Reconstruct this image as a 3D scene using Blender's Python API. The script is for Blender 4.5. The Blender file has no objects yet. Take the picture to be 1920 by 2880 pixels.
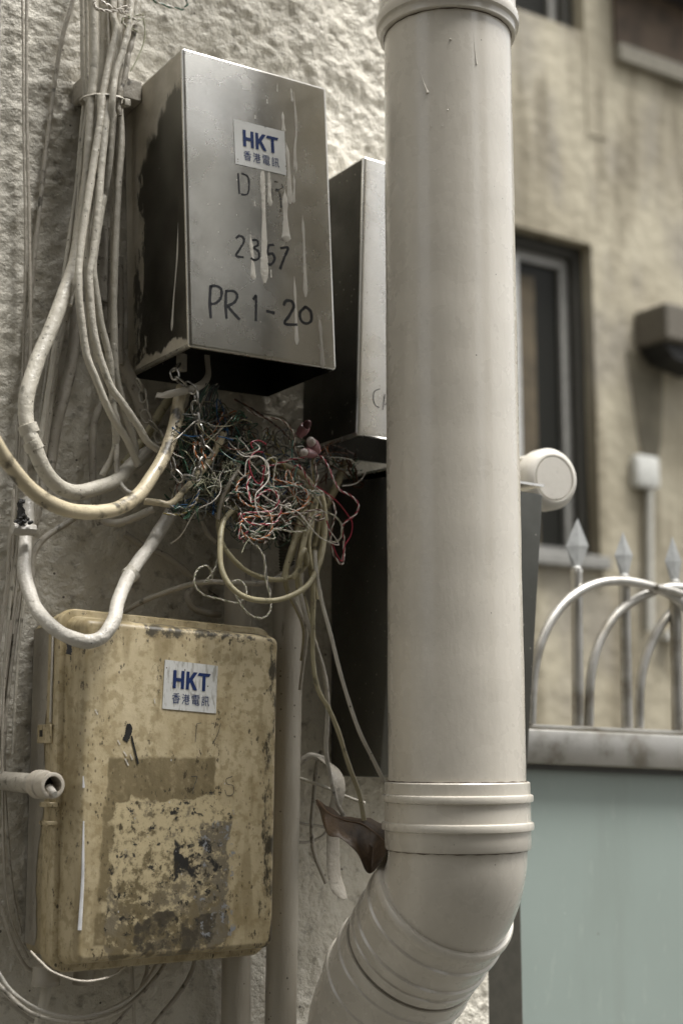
import bpy, bmesh, math, random
import numpy as np
from mathutils import Vector, Matrix
R = math.radians
random.seed(11); rng = np.random.default_rng(11)
sc = bpy.context.scene
# ------------------------------------------------------------------ camera
YAW, PITCH, C, HC, F = R(57), R(9.37), 1.44, 1.5, 4000.0      # F: focal length in photo pixels (50 mm on a 24x36 frame)
f0 = Vector((math.cos(YAW), math.sin(YAW), 0)); rt = Vector((math.sin(YAW), -math.cos(YAW), 0)); zz = Vector((0, 0, 1))
fw = f0*math.cos(PITCH) + zz*math.sin(PITCH); up = zz*math.cos(PITCH) - f0*math.sin(PITCH)
CAM = Vector((0, -C, HC))
cd = bpy.data.cameras.new('camera'); cam = bpy.data.objects.new('camera', cd); sc.collection.objects.link(cam)
cd.sensor_fit = 'VERTICAL'; cd.sensor_height = 36; cd.sensor_width = 24; cd.lens = F/2880*36
cd.clip_start = .05; cd.clip_end = 500
cam.matrix_world = Matrix((rt, up, -fw)).transposed().to_4x4(); cam.location = CAM
cd.dof.use_dof = True; cd.dof.focus_distance = 1.47; cd.dof.aperture_fstop = 4.0
sc.camera = cam
# ------------------------------------------------------------------ sky, sun, exposure
SUN_EL, SUN_AZ = R(69), R(-52)        # azimuth measured from +x towards +y
w = bpy.data.worlds.new('World'); sc.world = w; w.use_nodes = True
nt = w.node_tree; bg = nt.nodes['Background']
sky = nt.nodes.new('ShaderNodeTexSky'); sky.sky_type = 'NISHITA'; sky.sun_disc = False
sky.sun_elevation = SUN_EL; sky.sun_rotation = math.pi/2 - SUN_AZ; sky.dust_density = 5; sky.air_density = 1.5
hs = nt.nodes.new('ShaderNodeHueSaturation'); hs.inputs['Saturation'].default_value = .05
nt.links.new(sky.outputs[0], hs.inputs['Color']); nt.links.new(hs.outputs[0], bg.inputs['Color'])
bg.inputs['Strength'].default_value = .11
sd = bpy.data.lights.new('sun', 'SUN'); sd.energy = 2.4; sd.angle = R(22); sd.color = (1, .975, .94)
so = bpy.data.objects.new('sun', sd); sc.collection.objects.link(so)
sv = Vector((math.cos(SUN_EL)*math.cos(SUN_AZ), math.cos(SUN_EL)*math.sin(SUN_AZ), math.sin(SUN_EL)))
so.rotation_euler = sv.to_track_quat('Z', 'Y').to_euler(); so.location = (3, -3, 6)
vs = sc.view_settings; vs.view_transform = 'Standard'; vs.look = 'None'; vs.gamma = 1; vs.exposure = 1.08; vs.use_curve_mapping = False
sc.cycles.max_bounces = 8; sc.cycles.diffuse_bounces = 4; sc.cycles.use_denoising = True
# ------------------------------------------------------------------ helpers
def ray(u, v): return fw + rt*((u-960)/F) + up*((1440-v)/F)
def at(u, v, off):                                  # point at distance off in front of the plaster wall (y = -off)
    d = ray(u, v); return CAM + d*((-off-CAM.y)/d.y)
def depth(p): return (p-CAM).dot(fw)
ZM = {1: (0, 0, 2.45), 2: (300, 100, 2.24), 3: (0, 700, 2.45), 4: (400, 950, 2.1778), 5: (0, 1500, 2.45), 6: (0, 2150, 1.8233),
      7: (780, 1600, 2.353), 8: (480, 1150, 2.9037), 9: (0, 1400, 2.6133), 10: (380, 980, 4.9), 11: (840, 400, 2.352), 0: (0, 0, 1),
      12: (620, 300, 6.533), 13: (420, 1820, 6.533)}
def px(k, x, y): a, b, s = ZM[k]; return a+x/s, b+y/s
def P(k, pts, off):
    """list of photo points -> world points; off: number, or list of numbers spread along the path"""
    n = len(pts); out = []
    for i, p in enumerate(pts):
        if len(p) > 2: o = p[2]
        elif isinstance(off, (list, tuple)):
            q = i/max(1, n-1)*(len(off)-1); j = min(int(q), len(off)-2); o = off[j]+(off[j+1]-off[j])*(q-j)
        else: o = off
        out.append(at(*px(k, p[0], p[1]), o))
    return out
def crom(pts, n=6):
    pts = [Vector(p) for p in pts]
    if len(pts) < 3: return [pts[0].lerp(pts[-1], i/n) for i in range(n+1)]
    q = [pts[0]*2-pts[1]] + pts + [pts[-1]*2-pts[-2]]; out = []
    for i in range(1, len(q)-2):
        a, b, c, d = q[i-1:i+3]
        for j in range(n):
            t = j/n
            out.append(.5*((2*b)+(c-a)*t+(2*a-5*b+4*c-d)*t*t+(3*b-a-3*c+d)*t**3))
    out.append(pts[-1]); return out
def frames(path, closed=False):
    n = len(path); T = []; dflt = (path[-1]-path[0]); dflt = dflt.normalized() if dflt.length > 1e-9 else Vector((0, 0, 1))
    for i in range(n):
        a = path[(i-1) % n] if (closed or i) else path[i]; b = path[(i+1) % n] if (closed or i < n-1) else path[i]
        t = b-a; T.append(t.normalized() if t.length > 1e-9 else dflt)
    nrm = T[0].orthogonal().normalized(); N = [nrm]
    for i in range(1, n):
        nrm = N[-1]-T[i]*N[-1].dot(T[i]); N.append(nrm.normalized() if nrm.length > 1e-9 else T[i].orthogonal().normalized())
    return T, N
class MB:
    def __init__(s): s.v = []; s.f = []; s.m = []
    def add(s, vs, fs, mi=0):
        o = len(s.v); s.v += [tuple(v) for v in vs]; s.f += [tuple(i+o for i in f) for f in fs]; s.m += [mi]*len(fs); return s
    def tube(s, path, rad, sides=10, closed=False, flat=1, caps=True, mi=0, N0=None):
        n = len(path); T, N = frames(path, closed)
        vs = []; fs = []
        for i in range(n):
            if N0 is not None:
                nn = (N0-T[i]*N0.dot(T[i])).normalized()
            else: nn = N[i]
            b = T[i].cross(nn); r = rad(i/(n-1)) if callable(rad) else rad
            for k in range(sides):
                a = 2*math.pi*k/sides; vs.append(path[i]+nn*(math.cos(a)*r*flat)+b*(math.sin(a)*r))
        for i in range(n if closed else n-1):
            j = (i+1) % n
            for k in range(sides):
                l = (k+1) % sides; fs.append((i*sides+k, i*sides+l, j*sides+l, j*sides+k))
        if caps and not closed:
            fs.append(tuple(range(sides-1, -1, -1))); fs.append(tuple((n-1)*sides+k for k in range(sides)))
        return s.add(vs, fs, mi)
    def lathe(s, path, rads, sides=48, mi=0, caps=True):       # path points with a radius each
        ax_ = (path[-1]-path[0]); ax_ = ax_.normalized() if ax_.length > 1e-9 else (path[1]-path[0]).normalized()
        nn = ax_.orthogonal().normalized(); b = ax_.cross(nn); n = len(path); vs = []
        for p, r in zip(path, rads): vs += [p+nn*(math.cos(2*math.pi*k/sides)*r)+b*(math.sin(2*math.pi*k/sides)*r) for k in range(sides)]
        fs = [(i*sides+k, i*sides+(k+1) % sides, (i+1)*sides+(k+1) % sides, (i+1)*sides+k) for i in range(n-1) for k in range(sides)]
        if caps: fs += [tuple(range(sides-1, -1, -1)), tuple((n-1)*sides+k for k in range(sides))]
        return s.add(vs, fs, mi)
    def box(s, a, b, mi=0):
        x0, y0, z0 = a; x1, y1, z1 = b
        return s.add([(x0,y0,z0),(x1,y0,z0),(x1,y1,z0),(x0,y1,z0),(x0,y0,z1),(x1,y0,z1),(x1,y1,z1),(x0,y1,z1)],
                     [(0,3,2,1),(4,5,6,7),(0,1,5,4),(1,2,6,5),(2,3,7,6),(3,0,4,7)], mi)
    def prism(s, front, dv, mi=0):                             # polygon of points, extruded by dv
        n = len(front); dv = Vector(dv); fr = [Vector(p) for p in front]
        return s.add(fr+[p+dv for p in fr], [tuple(range(n)), tuple(range(2*n-1, n-1, -1))]+[(i, i+n, (i+1) % n+n, (i+1) % n) for i in range(n)], mi)
    def bevel(s, w, seg=2):
        bm = bmesh.new(); V = [bm.verts.new(v) for v in s.v]
        for f, m in zip(s.f, s.m):
            try: fc = bm.faces.new([V[i] for i in f]); fc.material_index = m
            except ValueError: pass
        bmesh.ops.recalc_face_normals(bm, faces=bm.faces)
        eds = [e for e in bm.edges if len(e.link_faces) == 2 and e.calc_face_angle(0) > .5]
        bmesh.ops.bevel(bm, geom=eds, offset=w, segments=seg, affect='EDGES', profile=.5, clamp_overlap=True)
        bm.verts.index_update(); s.v = [tuple(v.co) for v in bm.verts]; s.f = [tuple(v.index for v in f.verts) for f in bm.faces]
        s.m = [f.material_index for f in bm.faces]; bm.free(); return s
    def build(s, name, mats, parent=None, smooth=True, uvf=None, origin=None, flip=True):
        A = np.array(s.v, dtype=float)
        o = Vector(origin) if origin is not None else Vector((A[:,0].mean(), A[:,1].mean(), A[:,2].min()))
        me = bpy.data.meshes.new(name); me.from_pydata([tuple(Vector(v)-o) for v in s.v], [], s.f)
        for m in (mats if isinstance(mats, (list, tuple)) else [mats]): me.materials.append(m)
        me.polygons.foreach_set('material_index', s.m)
        if flip:
            bm = bmesh.new(); bm.from_mesh(me); bmesh.ops.recalc_face_normals(bm, faces=bm.faces); bm.to_mesh(me); bm.free()
        me.polygons.foreach_set('use_smooth', [smooth]*len(me.polygons))
        if smooth: me.set_sharp_from_angle(angle=R(40))
        if uvf:
            ul = me.uv_layers.new(name='UVMap')
            for l in me.loops: ul.data[l.index].uv = uvf(Vector(s.v[l.vertex_index]))
        ob = bpy.data.objects.new(name, me); sc.collection.objects.link(ob)
        if parent is not None:
            ob.parent = parent; ob.location = o-worldloc(parent)
        else: ob.location = o
        return ob
def worldloc(o):
    l = Vector(o.location)
    while o.parent: o = o.parent; l += o.location
    return l
def tag(o, label, cat, group=None, kind=None):
    o['label'] = label; o['category'] = cat
    if group: o['group'] = group
    if kind: o['kind'] = kind
    return o
def thing(name, label, cat, loc, group=None):
    o = bpy.data.objects.new(name, None); sc.collection.objects.link(o); o.location = loc; o.empty_display_size = .05
    return tag(o, label, cat, group)
def wob(r, amp=.08, seed=None, f=9):
    ph = [random.uniform(0, 6.3) for _ in range(4)]
    return lambda t: r*(1+amp*(.5*math.sin(f*t*6.3+ph[0])+.3*math.sin(2.3*f*t*6.3+ph[1])+.4*math.sin(.6*f*t*6.3+ph[2])))
def fbm(X, Z, scale, octv=4, seed=0, gain=.5):
    out = np.zeros_like(X); amp = 1
    for o in range(octv):
        r = np.random.default_rng(seed+o).random((256, 256)); s = scale*2**o
        x = X*s+37.3*o; z = Z*s+11.7*o; xi = np.floor(x).astype(int); zi = np.floor(z).astype(int); fx = x-xi; fz = z-zi
        fx = fx*fx*(3-2*fx); fz = fz*fz*(3-2*fz); a = r[xi & 255, zi & 255]; b = r[(xi+1) & 255, zi & 255]; c = r[xi & 255, (zi+1) & 255]; d = r[(xi+1) & 255, (zi+1) & 255]
        out += amp*((a*(1-fx)+b*fx)*(1-fz)+(c*(1-fx)+d*fx)*fz-.5); amp *= gain
    return out
# ------------------------------------------------------------------ materials
class NT:
    def __init__(s, name):
        s.mat = bpy.data.materials.new(name); s.mat.use_nodes = True; s.t = s.mat.node_tree; s.b = s.t.nodes['Principled BSDF']
        s.g = s.t.nodes.new('ShaderNodeNewGeometry').outputs['Position']; s.uv = None
    def lk(s, a, b): s.t.links.new(a, b)
    def vec(s, sc3=None):
        if not sc3: return s.g
        m = s.t.nodes.new('ShaderNodeVectorMath'); m.operation = 'MULTIPLY'; s.lk(s.g, m.inputs[0]); m.inputs[1].default_value = sc3; return m.outputs[0]
    def noise(s, scale, detail=4, sc3=None, rough=.55, dist=0):
        n = s.t.nodes.new('ShaderNodeTexNoise'); n.inputs['Scale'].default_value = scale; n.inputs['Detail'].default_value = detail
        n.inputs['Roughness'].default_value = rough; n.inputs['Distortion'].default_value = dist; s.lk(s.vec(sc3), n.inputs['Vector']); return n.outputs[0]
    def voro(s, scale, sc3=None):
        n = s.t.nodes.new('ShaderNodeTexVoronoi'); n.inputs['Scale'].default_value = scale; s.lk(s.vec(sc3), n.inputs['Vector']); return n.outputs['Distance']
    def dots(s, scale, rad, prob, sc3=None):
        n = s.t.nodes.new('ShaderNodeTexVoronoi'); n.inputs['Scale'].default_value = scale; s.lk(s.vec(sc3), n.inputs['Vector'])
        sp = s.t.nodes.new('ShaderNodeSeparateColor'); s.lk(n.outputs['Color'], sp.inputs[0])
        r_ = s.math('MULTIPLY', s.mr(sp.outputs[1], 0, 1, .4, 1), rad); d = s.math('SUBTRACT', n.outputs['Distance'], r_)
        return s.math('MULTIPLY', s.mr(d, -.02, .02, 1, 0), s.math('LESS_THAN', sp.outputs[0], prob))
    def mr(s, x, lo, hi, a=0, b=1):
        n = s.t.nodes.new('ShaderNodeMapRange'); n.interpolation_type = 'SMOOTHSTEP'; s.lk(x, n.inputs[0])
        for i, q in enumerate((lo, hi, a, b)): n.inputs[i+1].default_value = q
        return n.outputs[0]
    def math(s, op, a, b=None):
        n = s.t.nodes.new('ShaderNodeMath'); n.operation = op
        for i, q in enumerate((a, b)):
            if q is None: continue
            if isinstance(q, (int, float)): n.inputs[i].default_value = q
            else: s.lk(q, n.inputs[i])
        return n.outputs[0]
    def mix(s, fac, a, b):
        n = s.t.nodes.new('ShaderNodeMix'); n.data_type = 'RGBA'
        if isinstance(fac, (int, float)): n.inputs[0].default_value = fac
        else: s.lk(fac, n.inputs[0])
        for i, q in ((6, a), (7, b)):
            if isinstance(q, (tuple, list)): n.inputs[i].default_value = (*q[:3], 1)
            else: s.lk(q, n.inputs[i])
        return n.outputs[2]
    def uvs(s):
        if not s.uv:
            n = s.t.nodes.new('ShaderNodeUVMap'); n.uv_map = 'UVMap'; sp = s.t.nodes.new('ShaderNodeSeparateXYZ'); s.lk(n.outputs[0], sp.inputs[0]); s.uv = (sp.outputs[0], sp.outputs[1])
        return s.uv
    def rect(s, x0, y0, x1, y1, rag=.02, nscale=70, soft=.006):
        u, v = s.uvs(); nz = s.math('MULTIPLY', s.math('SUBTRACT', s.noise(nscale, 5), .5), rag)
        u = s.math('ADD', u, nz); v = s.math('ADD', v, nz); m = s.mr(u, x0-soft, x0+soft)
        for q in (s.mr(u, x1-soft, x1+soft, 1, 0), s.mr(v, y0-soft, y0+soft), s.mr(v, y1-soft, y1+soft, 1, 0)): m = s.math('MULTIPLY', m, q)
        return m
    def bump(s, hs, strength=1):
        prev = None
        for h, dist in hs:
            n = s.t.nodes.new('ShaderNodeBump'); n.inputs['Strength'].default_value = strength; n.inputs['Distance'].default_value = dist
            s.lk(h, n.inputs['Height'])
            if prev: s.lk(prev, n.inputs['Normal'])
            prev = n.outputs[0]
        s.lk(prev, s.b.inputs['Normal']); return prev
    def fin(s, col, rough=.5, metal=0, spec=.5):
        for q, nm in ((col, 'Base Color'), (rough, 'Roughness'), (metal, 'Metallic'), (spec, 'Specular IOR Level')):
            i = s.b.inputs[nm]
            if isinstance(q, (tuple, list)): i.default_value = (*q[:3], 1)
            elif isinstance(q, (int, float)): i.default_value = q
            else: s.lk(q, i)
        return s.mat
def paint(name, col, rough=.45, vary=.12, dirt=.5, dcol=(.05, .045, .03), dsc=90, bsc=160, bd=.0012, lo=.62, hi=.72, sc3=None, grey=None, dot=(140, .16, .22)):
    """weathered paint: tone variation, dirt specks, brushed / lumpy relief"""
    n = NT(name); c2 = tuple(q*(1-vary*2) for q in col)
    c = n.mix(n.mr(n.noise(9, 5), .35, .7), col, grey or c2)
    c = n.mix(n.math('MULTIPLY', n.mr(n.noise(dsc, 6, sc3), lo, hi), dirt), c, dcol)
    c = n.mix(n.math('MULTIPLY', n.dots(*dot), .85), c, dcol)
    n.bump([(n.noise(bsc, 3, sc3), bd), (n.noise(bsc*5, 2), bd*.2)])
    return n.fin(c, n.mr(n.noise(40, 3), .3, .7, rough-.08, rough+.12))
BEIGE = (.53, .495, .415)
m_pipe = paint('beige gloss paint on pipe', (.59, .55, .475), .27, .05, .35, bsc=90, bd=.0004, lo=.75, hi=.8, sc3=(1, 1, .3), dot=(75, .06, .16))
m_pipe.node_tree.nodes['Principled BSDF'].inputs['Coat Weight'].default_value = .6; m_pipe.node_tree.nodes['Principled BSDF'].inputs['Coat Roughness'].default_value = .16
m_cable = paint('beige painted cable', BEIGE, .42, .12, .7, lo=.58, hi=.72, bsc=110, bd=.0016)
m_cable2 = paint('beige painted cable dirty', (.44, .405, .34), .5, .14, .85, lo=.55, hi=.7, bsc=110, bd=.0016)
m_white = paint('white painted conduit', (.54, .51, .45), .4, .12, .85, lo=.66, hi=.74, bsc=70, bd=.003)
m_cream = paint('old cream sheath', (.56, .48, .325), .4, .16, .95, (.035, .028, .015), 45, 120, .0008, .50, .66)
m_olive = paint('aged ivory sheath', (.40, .355, .22), .42, .15, .7, (.05, .045, .025), 80, 140, .0008, .57, .70)
m_thin = paint('thin beige wire paint', (.47, .43, .36), .5, .1, .5)
m_grey = paint('grey painted conduit', (.40, .365, .30), .42, .07, .55, lo=.68, hi=.75, bsc=90, bd=.001, sc3=(1, 1, .25))
def plain(name, col, rough=.5, metal=0, v=.25, sc_=60):
    n = NT(name); c = n.mix(n.mr(n.noise(sc_, 4), .3, .7), col, tuple(q*(1-v) for q in col)); return n.fin(c, rough, metal)
m_black = plain('black rubber and soot', (.012, .011, .009), .6)
m_ink = plain('black marker ink', (.012, .012, .014), .4)
m_inkf = NT('faded marker ink'); m_inkf = m_inkf.fin(m_inkf.mix(m_inkf.mr(m_inkf.noise(250, 3), .4, .6), (.03, .03, .03), (.16, .14, .1)), .6)
m_blue = plain('blue print', (.007, .026, .115), .4, 0, .2, 200)
m_drip = paint('beige paint drip', (.55, .52, .455), .5, .06, .2)
WIRE = {k: plain(k+' wire', c, .38, 0, .3, 200) for k, c in dict(red=(.40, .022, .05), orange=(.52, .15, .025), white=(.70, .65, .57), green=(.045, .13, .075), blue=(.02, .10, .24),
        yellow=(.33, .26, .06), brown=(.16, .07, .04), black=(.03, .03, .026), slate=(.15, .155, .135), teal=(.06, .22, .17), pale=(.40, .40, .27), olive=(.17, .155, .09)).items()}
# plaster
def plaster():
    n = NT('rough painted plaster'); c = n.mix(n.mr(n.noise(6, 6), .35, .7), (.66, .625, .54), (.56, .525, .44))
    c = n.mix(n.math('MULTIPLY', n.mr(n.noise(60, 7), .54, .72), .7), c, (.17, .15, .11))
    c = n.mix(n.math('MULTIPLY', n.dots(90, .13, .14), .85), c, (.06, .05, .04))
    n.bump([(n.noise(95, 5, rough=.6), .0035), (n.noise(260, 4), .0018)])
    return n.fin(c, .62)
m_plaster = plaster()
# brushed stainless
def steel(name, col=(.64, .625, .58), r0=.22, r1=.30, smear=.6, specks=True, patina=(.25, .23, .18), fs=5):
    n = NT(name); br = n.noise(1, 2, (260, 260, 3200)); ft = n.noise(fs, 5)
    c = n.mix(n.math('MULTIPLY', n.mr(ft, .4, .7), smear), col, patina)
    c = n.mix(n.math('MULTIPLY', n.mr(br, .3, .7), .15), c, (.2, .19, .17))
    rough = n.mr(n.noise(30, 4), .3, .7, r0, r1); met = 1.0
    if specks:
        sp = n.math('MAXIMUM', n.dots(230, .17, .16, (1, 1, .6)), n.dots(70, .10, .16, (1, 1, .4)))
        c = n.mix(sp, c, (.46, .43, .36)); met = n.math('SUBTRACT', 1, sp)
        dk = n.dots(120, .10, .12); c = n.mix(n.math('MULTIPLY', dk, .8), c, (.03, .025, .02))
    n.bump([(br, .00006), (n.noise(6, 2), .0015)]); n.b.inputs['Anisotropic'].default_value = .4
    return n.fin(c, rough, met)
m_steel = steel('brushed stainless steel')
m_steel2 = steel('dull stainless steel', (.86, .85, .82), .24, .34, .35, True, (.55, .53, .48))
m_steel_shade = steel('dark shaded steel', (.10, .097, .085), .34, .55, .6, True, (.03, .028, .024))  # darkened steel: shade put into the colour of box undersides and a side face
m_gate = steel('gate stainless tube', (.52, .505, .47), .4, .55, .75, False, (.19, .165, .12), 20)
m_slab = steel('grey dull steel', (.15, .15, .135), .4, .55, .5, True, (.07, .07, .06))
m_tip = plain('satin plate', (.42, .425, .41), .42, .6)
m_chain = plain('chain steel', (.42, .40, .36), .3, 1, .5, 150)
m_chainp = plain('painted chain', (.40, .37, .31), .5)
def steel_side():                                                       # uv: x 0 at the wall edge .. 1 at the front edge, y 0 bottom .. 1 top
    n = NT('steel side with smeared paint'); u, v = n.uvs(); br = n.noise(1, 3, (90, 90, 1500))
    c = n.mix(n.mr(n.noise(5, 4), .35, .7), (.20, .195, .17), (.08, .075, .062))
    nz = n.math('MULTIPLY', n.math('SUBTRACT', n.noise(26, 7, (1, 1, .4), .7), .5), 1.1)
    edge = n.math('ADD', u, nz); top = n.math('SUBTRACT', v, n.math('MULTIPLY', u, .28)); topm = n.mr(n.math('ADD', top, n.math('MULTIPLY', nz, .3)), .60, .64)
    pm = n.math('MAXIMUM', n.mr(edge, .25, .29, 1, 0), topm)
    pm = n.math('MAXIMUM', pm, n.mr(n.math('ADD', v, n.math('MULTIPLY', nz, .12)), .035, .045, 1, 0))
    c = n.mix(pm, c, n.mix(n.mr(n.noise(40, 5), .35, .65), (.52, .475, .39), (.42, .38, .30)))
    n.bump([(br, .0003), (pm, .0006)])
    return n.fin(c, n.mr(pm, 0, 1, .33, .55), n.math('SUBTRACT', 1, pm))
m_side = steel_side()
def sticker(name, dirty):
    n = NT(name); c = n.mix(n.mr(n.noise(30, 4), .35, .7), (.60, .60, .575), (.52, .52, .49))
    if dirty:
        c = n.mix(n.math('MULTIPLY', n.mr(n.noise(300, 4, (1, 1, .25)), .50, .66), .6), c, (.2, .185, .14))
    c = n.mix(n.dots(150, .13, .3), c, (.06, .05, .03)); return n.fin(c, .42)
m_stk1, m_stk2 = sticker('white sticker', False), sticker('grubby white sticker', True)
def yellow(name, front):
    n = NT(name); base = n.mix(n.mr(n.noise(10, 6, None, .65), .36, .64), (.52, .44, .285), (.40, .325, .19))
    c = n.mix(n.math('MULTIPLY', n.mr(n.noise(85, 6, None, .65), .48, .60), .6), base, (.27, .21, .105))
    st = n.mr(n.noise(40, 5, (1, 1, .16)), .54, .66); c = n.mix(n.math('MULTIPLY', st, .55), c, (.21, .16, .075))
    if front:                                                           # uv: x 0..1 left to right, y 0..1 top to bottom
        brown = (.135, .105, .052); grey = (.17, .145, .10); gum = (.52, .435, .265); soot = (.02, .019, .017); U_, V_ = n.uvs()
        le = n.math('MULTIPLY', n.mr(U_, .0, .05, 1, 0), n.mr(n.noise(30, 6, (1, 1, .2)), .40, .62)); c = n.mix(n.math('MULTIPLY', le, .7), c, (.19, .145, .065))
        a = n.rect(.16, .415, .69, .555, .025, 90); b = n.rect(.15, .555, .215, .83, .03, 60); d = n.rect(.145, .86, .20, .955, .02)
        m = n.math('MAXIMUM', n.math('MAXIMUM', a, b), d)
        c = n.mix(n.math('MULTIPLY', m, n.mr(n.noise(150, 5), .3, .5, .6, .92)), c, n.mix(n.mr(n.noise(60, 5, (1, 1, .3)), .35, .65), brown, (.19, .15, .08)))
        big = n.rect(.20, .545, .775, .995, .16, 40); mot = n.mr(n.noise(70, 8, None, .72), .47, .53)
        low = n.mr(V_, .60, 1.0, -.07, .10); mot = n.mr(n.math('ADD', n.noise(95, 8, None, .75), low), .43, .56)
        c = n.mix(n.math('MULTIPLY', big, .9), c, n.mix(mot, gum, n.mix(n.mr(n.noise(28, 5), .42, .6), brown, grey)))
        g = n.rect(.63, .60, .79, .99, .16, 34); c = n.mix(n.math('MULTIPLY', g, n.mr(n.noise(90, 6, None, .7), .40, .52)), c, grey)
        g2 = n.rect(.34, .885, .74, 1.0, .22, 30); c = n.mix(n.math('MULTIPLY', g2, n.mr(n.noise(60, 6, None, .7), .38, .56)), c, (.06, .05, .033))
        sm = n.math('MULTIPLY', n.rect(.20, .53, .79, .95, .15, 22), n.mr(n.noise(85, 7, None, .75), .565, .60)); c = n.mix(sm, c, soot)
        dk = n.math('MULTIPLY', n.rect(.50, .66, .72, .78, .2, 30), n.mr(n.noise(48, 6, None, .7), .46, .52)); c = n.mix(dk, c, soot)
        gr = n.math('MULTIPLY', n.rect(.62, .56, .82, .97, .1), n.mr(n.noise(90, 6, None, .7), .585, .62)); c = n.mix(gr, c, (.25, .26, .27))
        wh = n.math('MULTIPLY', n.rect(.16, .40, .80, .96, .1), n.dots(130, .13, .3, (1, 1, .6))); c = n.mix(wh, c, (.5, .5, .5))
        tr = n.math('MAXIMUM', n.math('MULTIPLY', n.rect(.30, -.05, 1.05, .045, .07), n.mr(n.noise(80, 6, None, .7), .42, .56)), n.math('MULTIPLY', n.rect(.955, -.02, 1.05, 1.02, .06), n.mr(n.noise(80, 6, (1, 1, .4), .7), .46, .58))); c = n.mix(tr, c, (.06, .05, .03))
    spk = n.mr(n.noise(7, 3), .35, .6); c = n.mix(n.math('MULTIPLY', n.dots(260, .27, .38, (1, 1, .55)), n.math('MULTIPLY', spk, .75)), c, (.07, .052, .026))
    c = n.mix(n.math('MULTIPLY', n.mr(n.noise(130, 6, (1, 1, .5), .7), .60, .66), .9), c, (.04, .03, .014)); c = n.mix(n.math('MULTIPLY', n.dots(70, .14, .22, (1, 1, .6)), .9), c, (.03, .022, .01))
    n.bump([(n.noise(90, 4), .0006), (n.noise(9, 2), .002)]); return n.fin(c, .42)
m_yel, m_yelf = yellow('aged yellow plastic', False), yellow('aged yellow plastic with glue residue', True)
# ------------------------------------------------------------------ ground and plaster wall
def sheet(name, x0, x1, y0, y1, z, m):
    return MB().add([(x0, y0, z), (x1, y0, z), (x1, y1, z), (x0, y1, z)], [(0, 1, 2, 3)]).build(name, m, smooth=False)
g = sheet('ground', -120, 120, -120, 120, 0, plain('concrete ground', (.12, .115, .10), .8, 0, .4, 3)); g['kind'] = 'structure'
XE = at(1365, 2760, 0).x                                               # the wall's free end
ob_ = thing('light_blocker', 'added unseen blocks behind the viewpoint, blocking sky light and shaping reflections', 'building', (-3, -3.3, 0))  # unseen blocks added to cut sky fill and shape the steel reflections
MB().box((-9, -9, 0), (1.2, -3.3, 8)).build('tall_blocker', plain('grey light blocker', (.16, .15, .13), .8, 0, .3, 2), ob_, False)
MB().box((1.202, -9, 0), (2.42, -3.3, 2.1)).build('low_blocker', plain('pale light blocker', (.38, .36, .31), .8, 0, .3, 2), ob_, False)
MB().box((2.44, -5, 0), (2.86, -3.1, 7.5)).build('reflection_blocker', plain('dark reflection blocker', (.045, .042, .036), .8, 0, .4, 2), ob_, False)  # added dark slab that puts the dark band into the steel box reflection
def wall_lines(a, b, lo, hi, fine, coarse):
    return sorted(set([round(q, 5) for q in list(np.arange(a, lo, coarse))+list(np.arange(lo, hi, fine))+list(np.arange(hi, b, coarse))+[b]]))
xs = np.array(wall_lines(-2.5, XE, .30, XE, .0028, .05)); zs = np.array(wall_lines(0, 5.0, 1.10, 2.50, .0028, .08))
X, Z = np.meshgrid(xs, zs, indexing='ij')
rough_up = 1/(1+np.exp(-(Z-1.95)*9))*(.35+.65/(1+np.exp(-(X-.72)*14))); h = fbm(X, Z, 62, 3, 3, .55)*.0035*(.6+.7*rough_up)
big = fbm(X, Z, 13, 3, 9); h += np.clip(big, -.1, .5)*.009*rough_up + fbm(X, Z, 4, 2, 21)*.010 + np.abs(fbm(X, Z, 95, 2, 31))*.0028
nx, nz = len(xs), len(zs)
V = np.stack([X, -h, Z], -1).reshape(-1, 3); idx = np.arange(nx*nz).reshape(nx, nz)
Fq = np.stack([idx[:-1, :-1], idx[1:, :-1], idx[1:, 1:], idx[:-1, 1:]], -1).reshape(-1, 4)
wallv = [tuple(v) for v in V.tolist()]; wallf = [tuple(f) for f in Fq.tolist()]
wm = MB().add(wallv, wallf)
e = len(wm.v); top = [int(i) for i in idx[:, -1]]; right = [int(i) for i in idx[-1, :]]
wm.add([(XE+.004, .0, z) for z in zs]+[(XE+.004, .42, z) for z in zs], [(i, i+nz, i+nz+1, i+1) for i in range(nz-1)])
wm.add([wm.v[i] for i in right]+[(XE+.004, 0, z) for z in zs], [(i, i+nz, i+nz+1, i+1) for i in range(nz-1)])
wm.add([(-2.5, 0, 5.0), (XE+.004, 0, 5.0), (XE+.004, .42, 5.0), (-2.5, .42, 5.0)], [(0, 1, 2, 3)])
wm.add([(-2.5, .42, 0), (XE+.004, .42, 0), (XE+.004, .42, 5.0), (-2.5, .42, 5.0)], [(0, 1, 2, 3)])
wall = wm.build('plaster_wall', m_plaster, flip=False); tag(wall, 'rough beige painted plaster wall behind the boxes and cables', 'wall')
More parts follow.
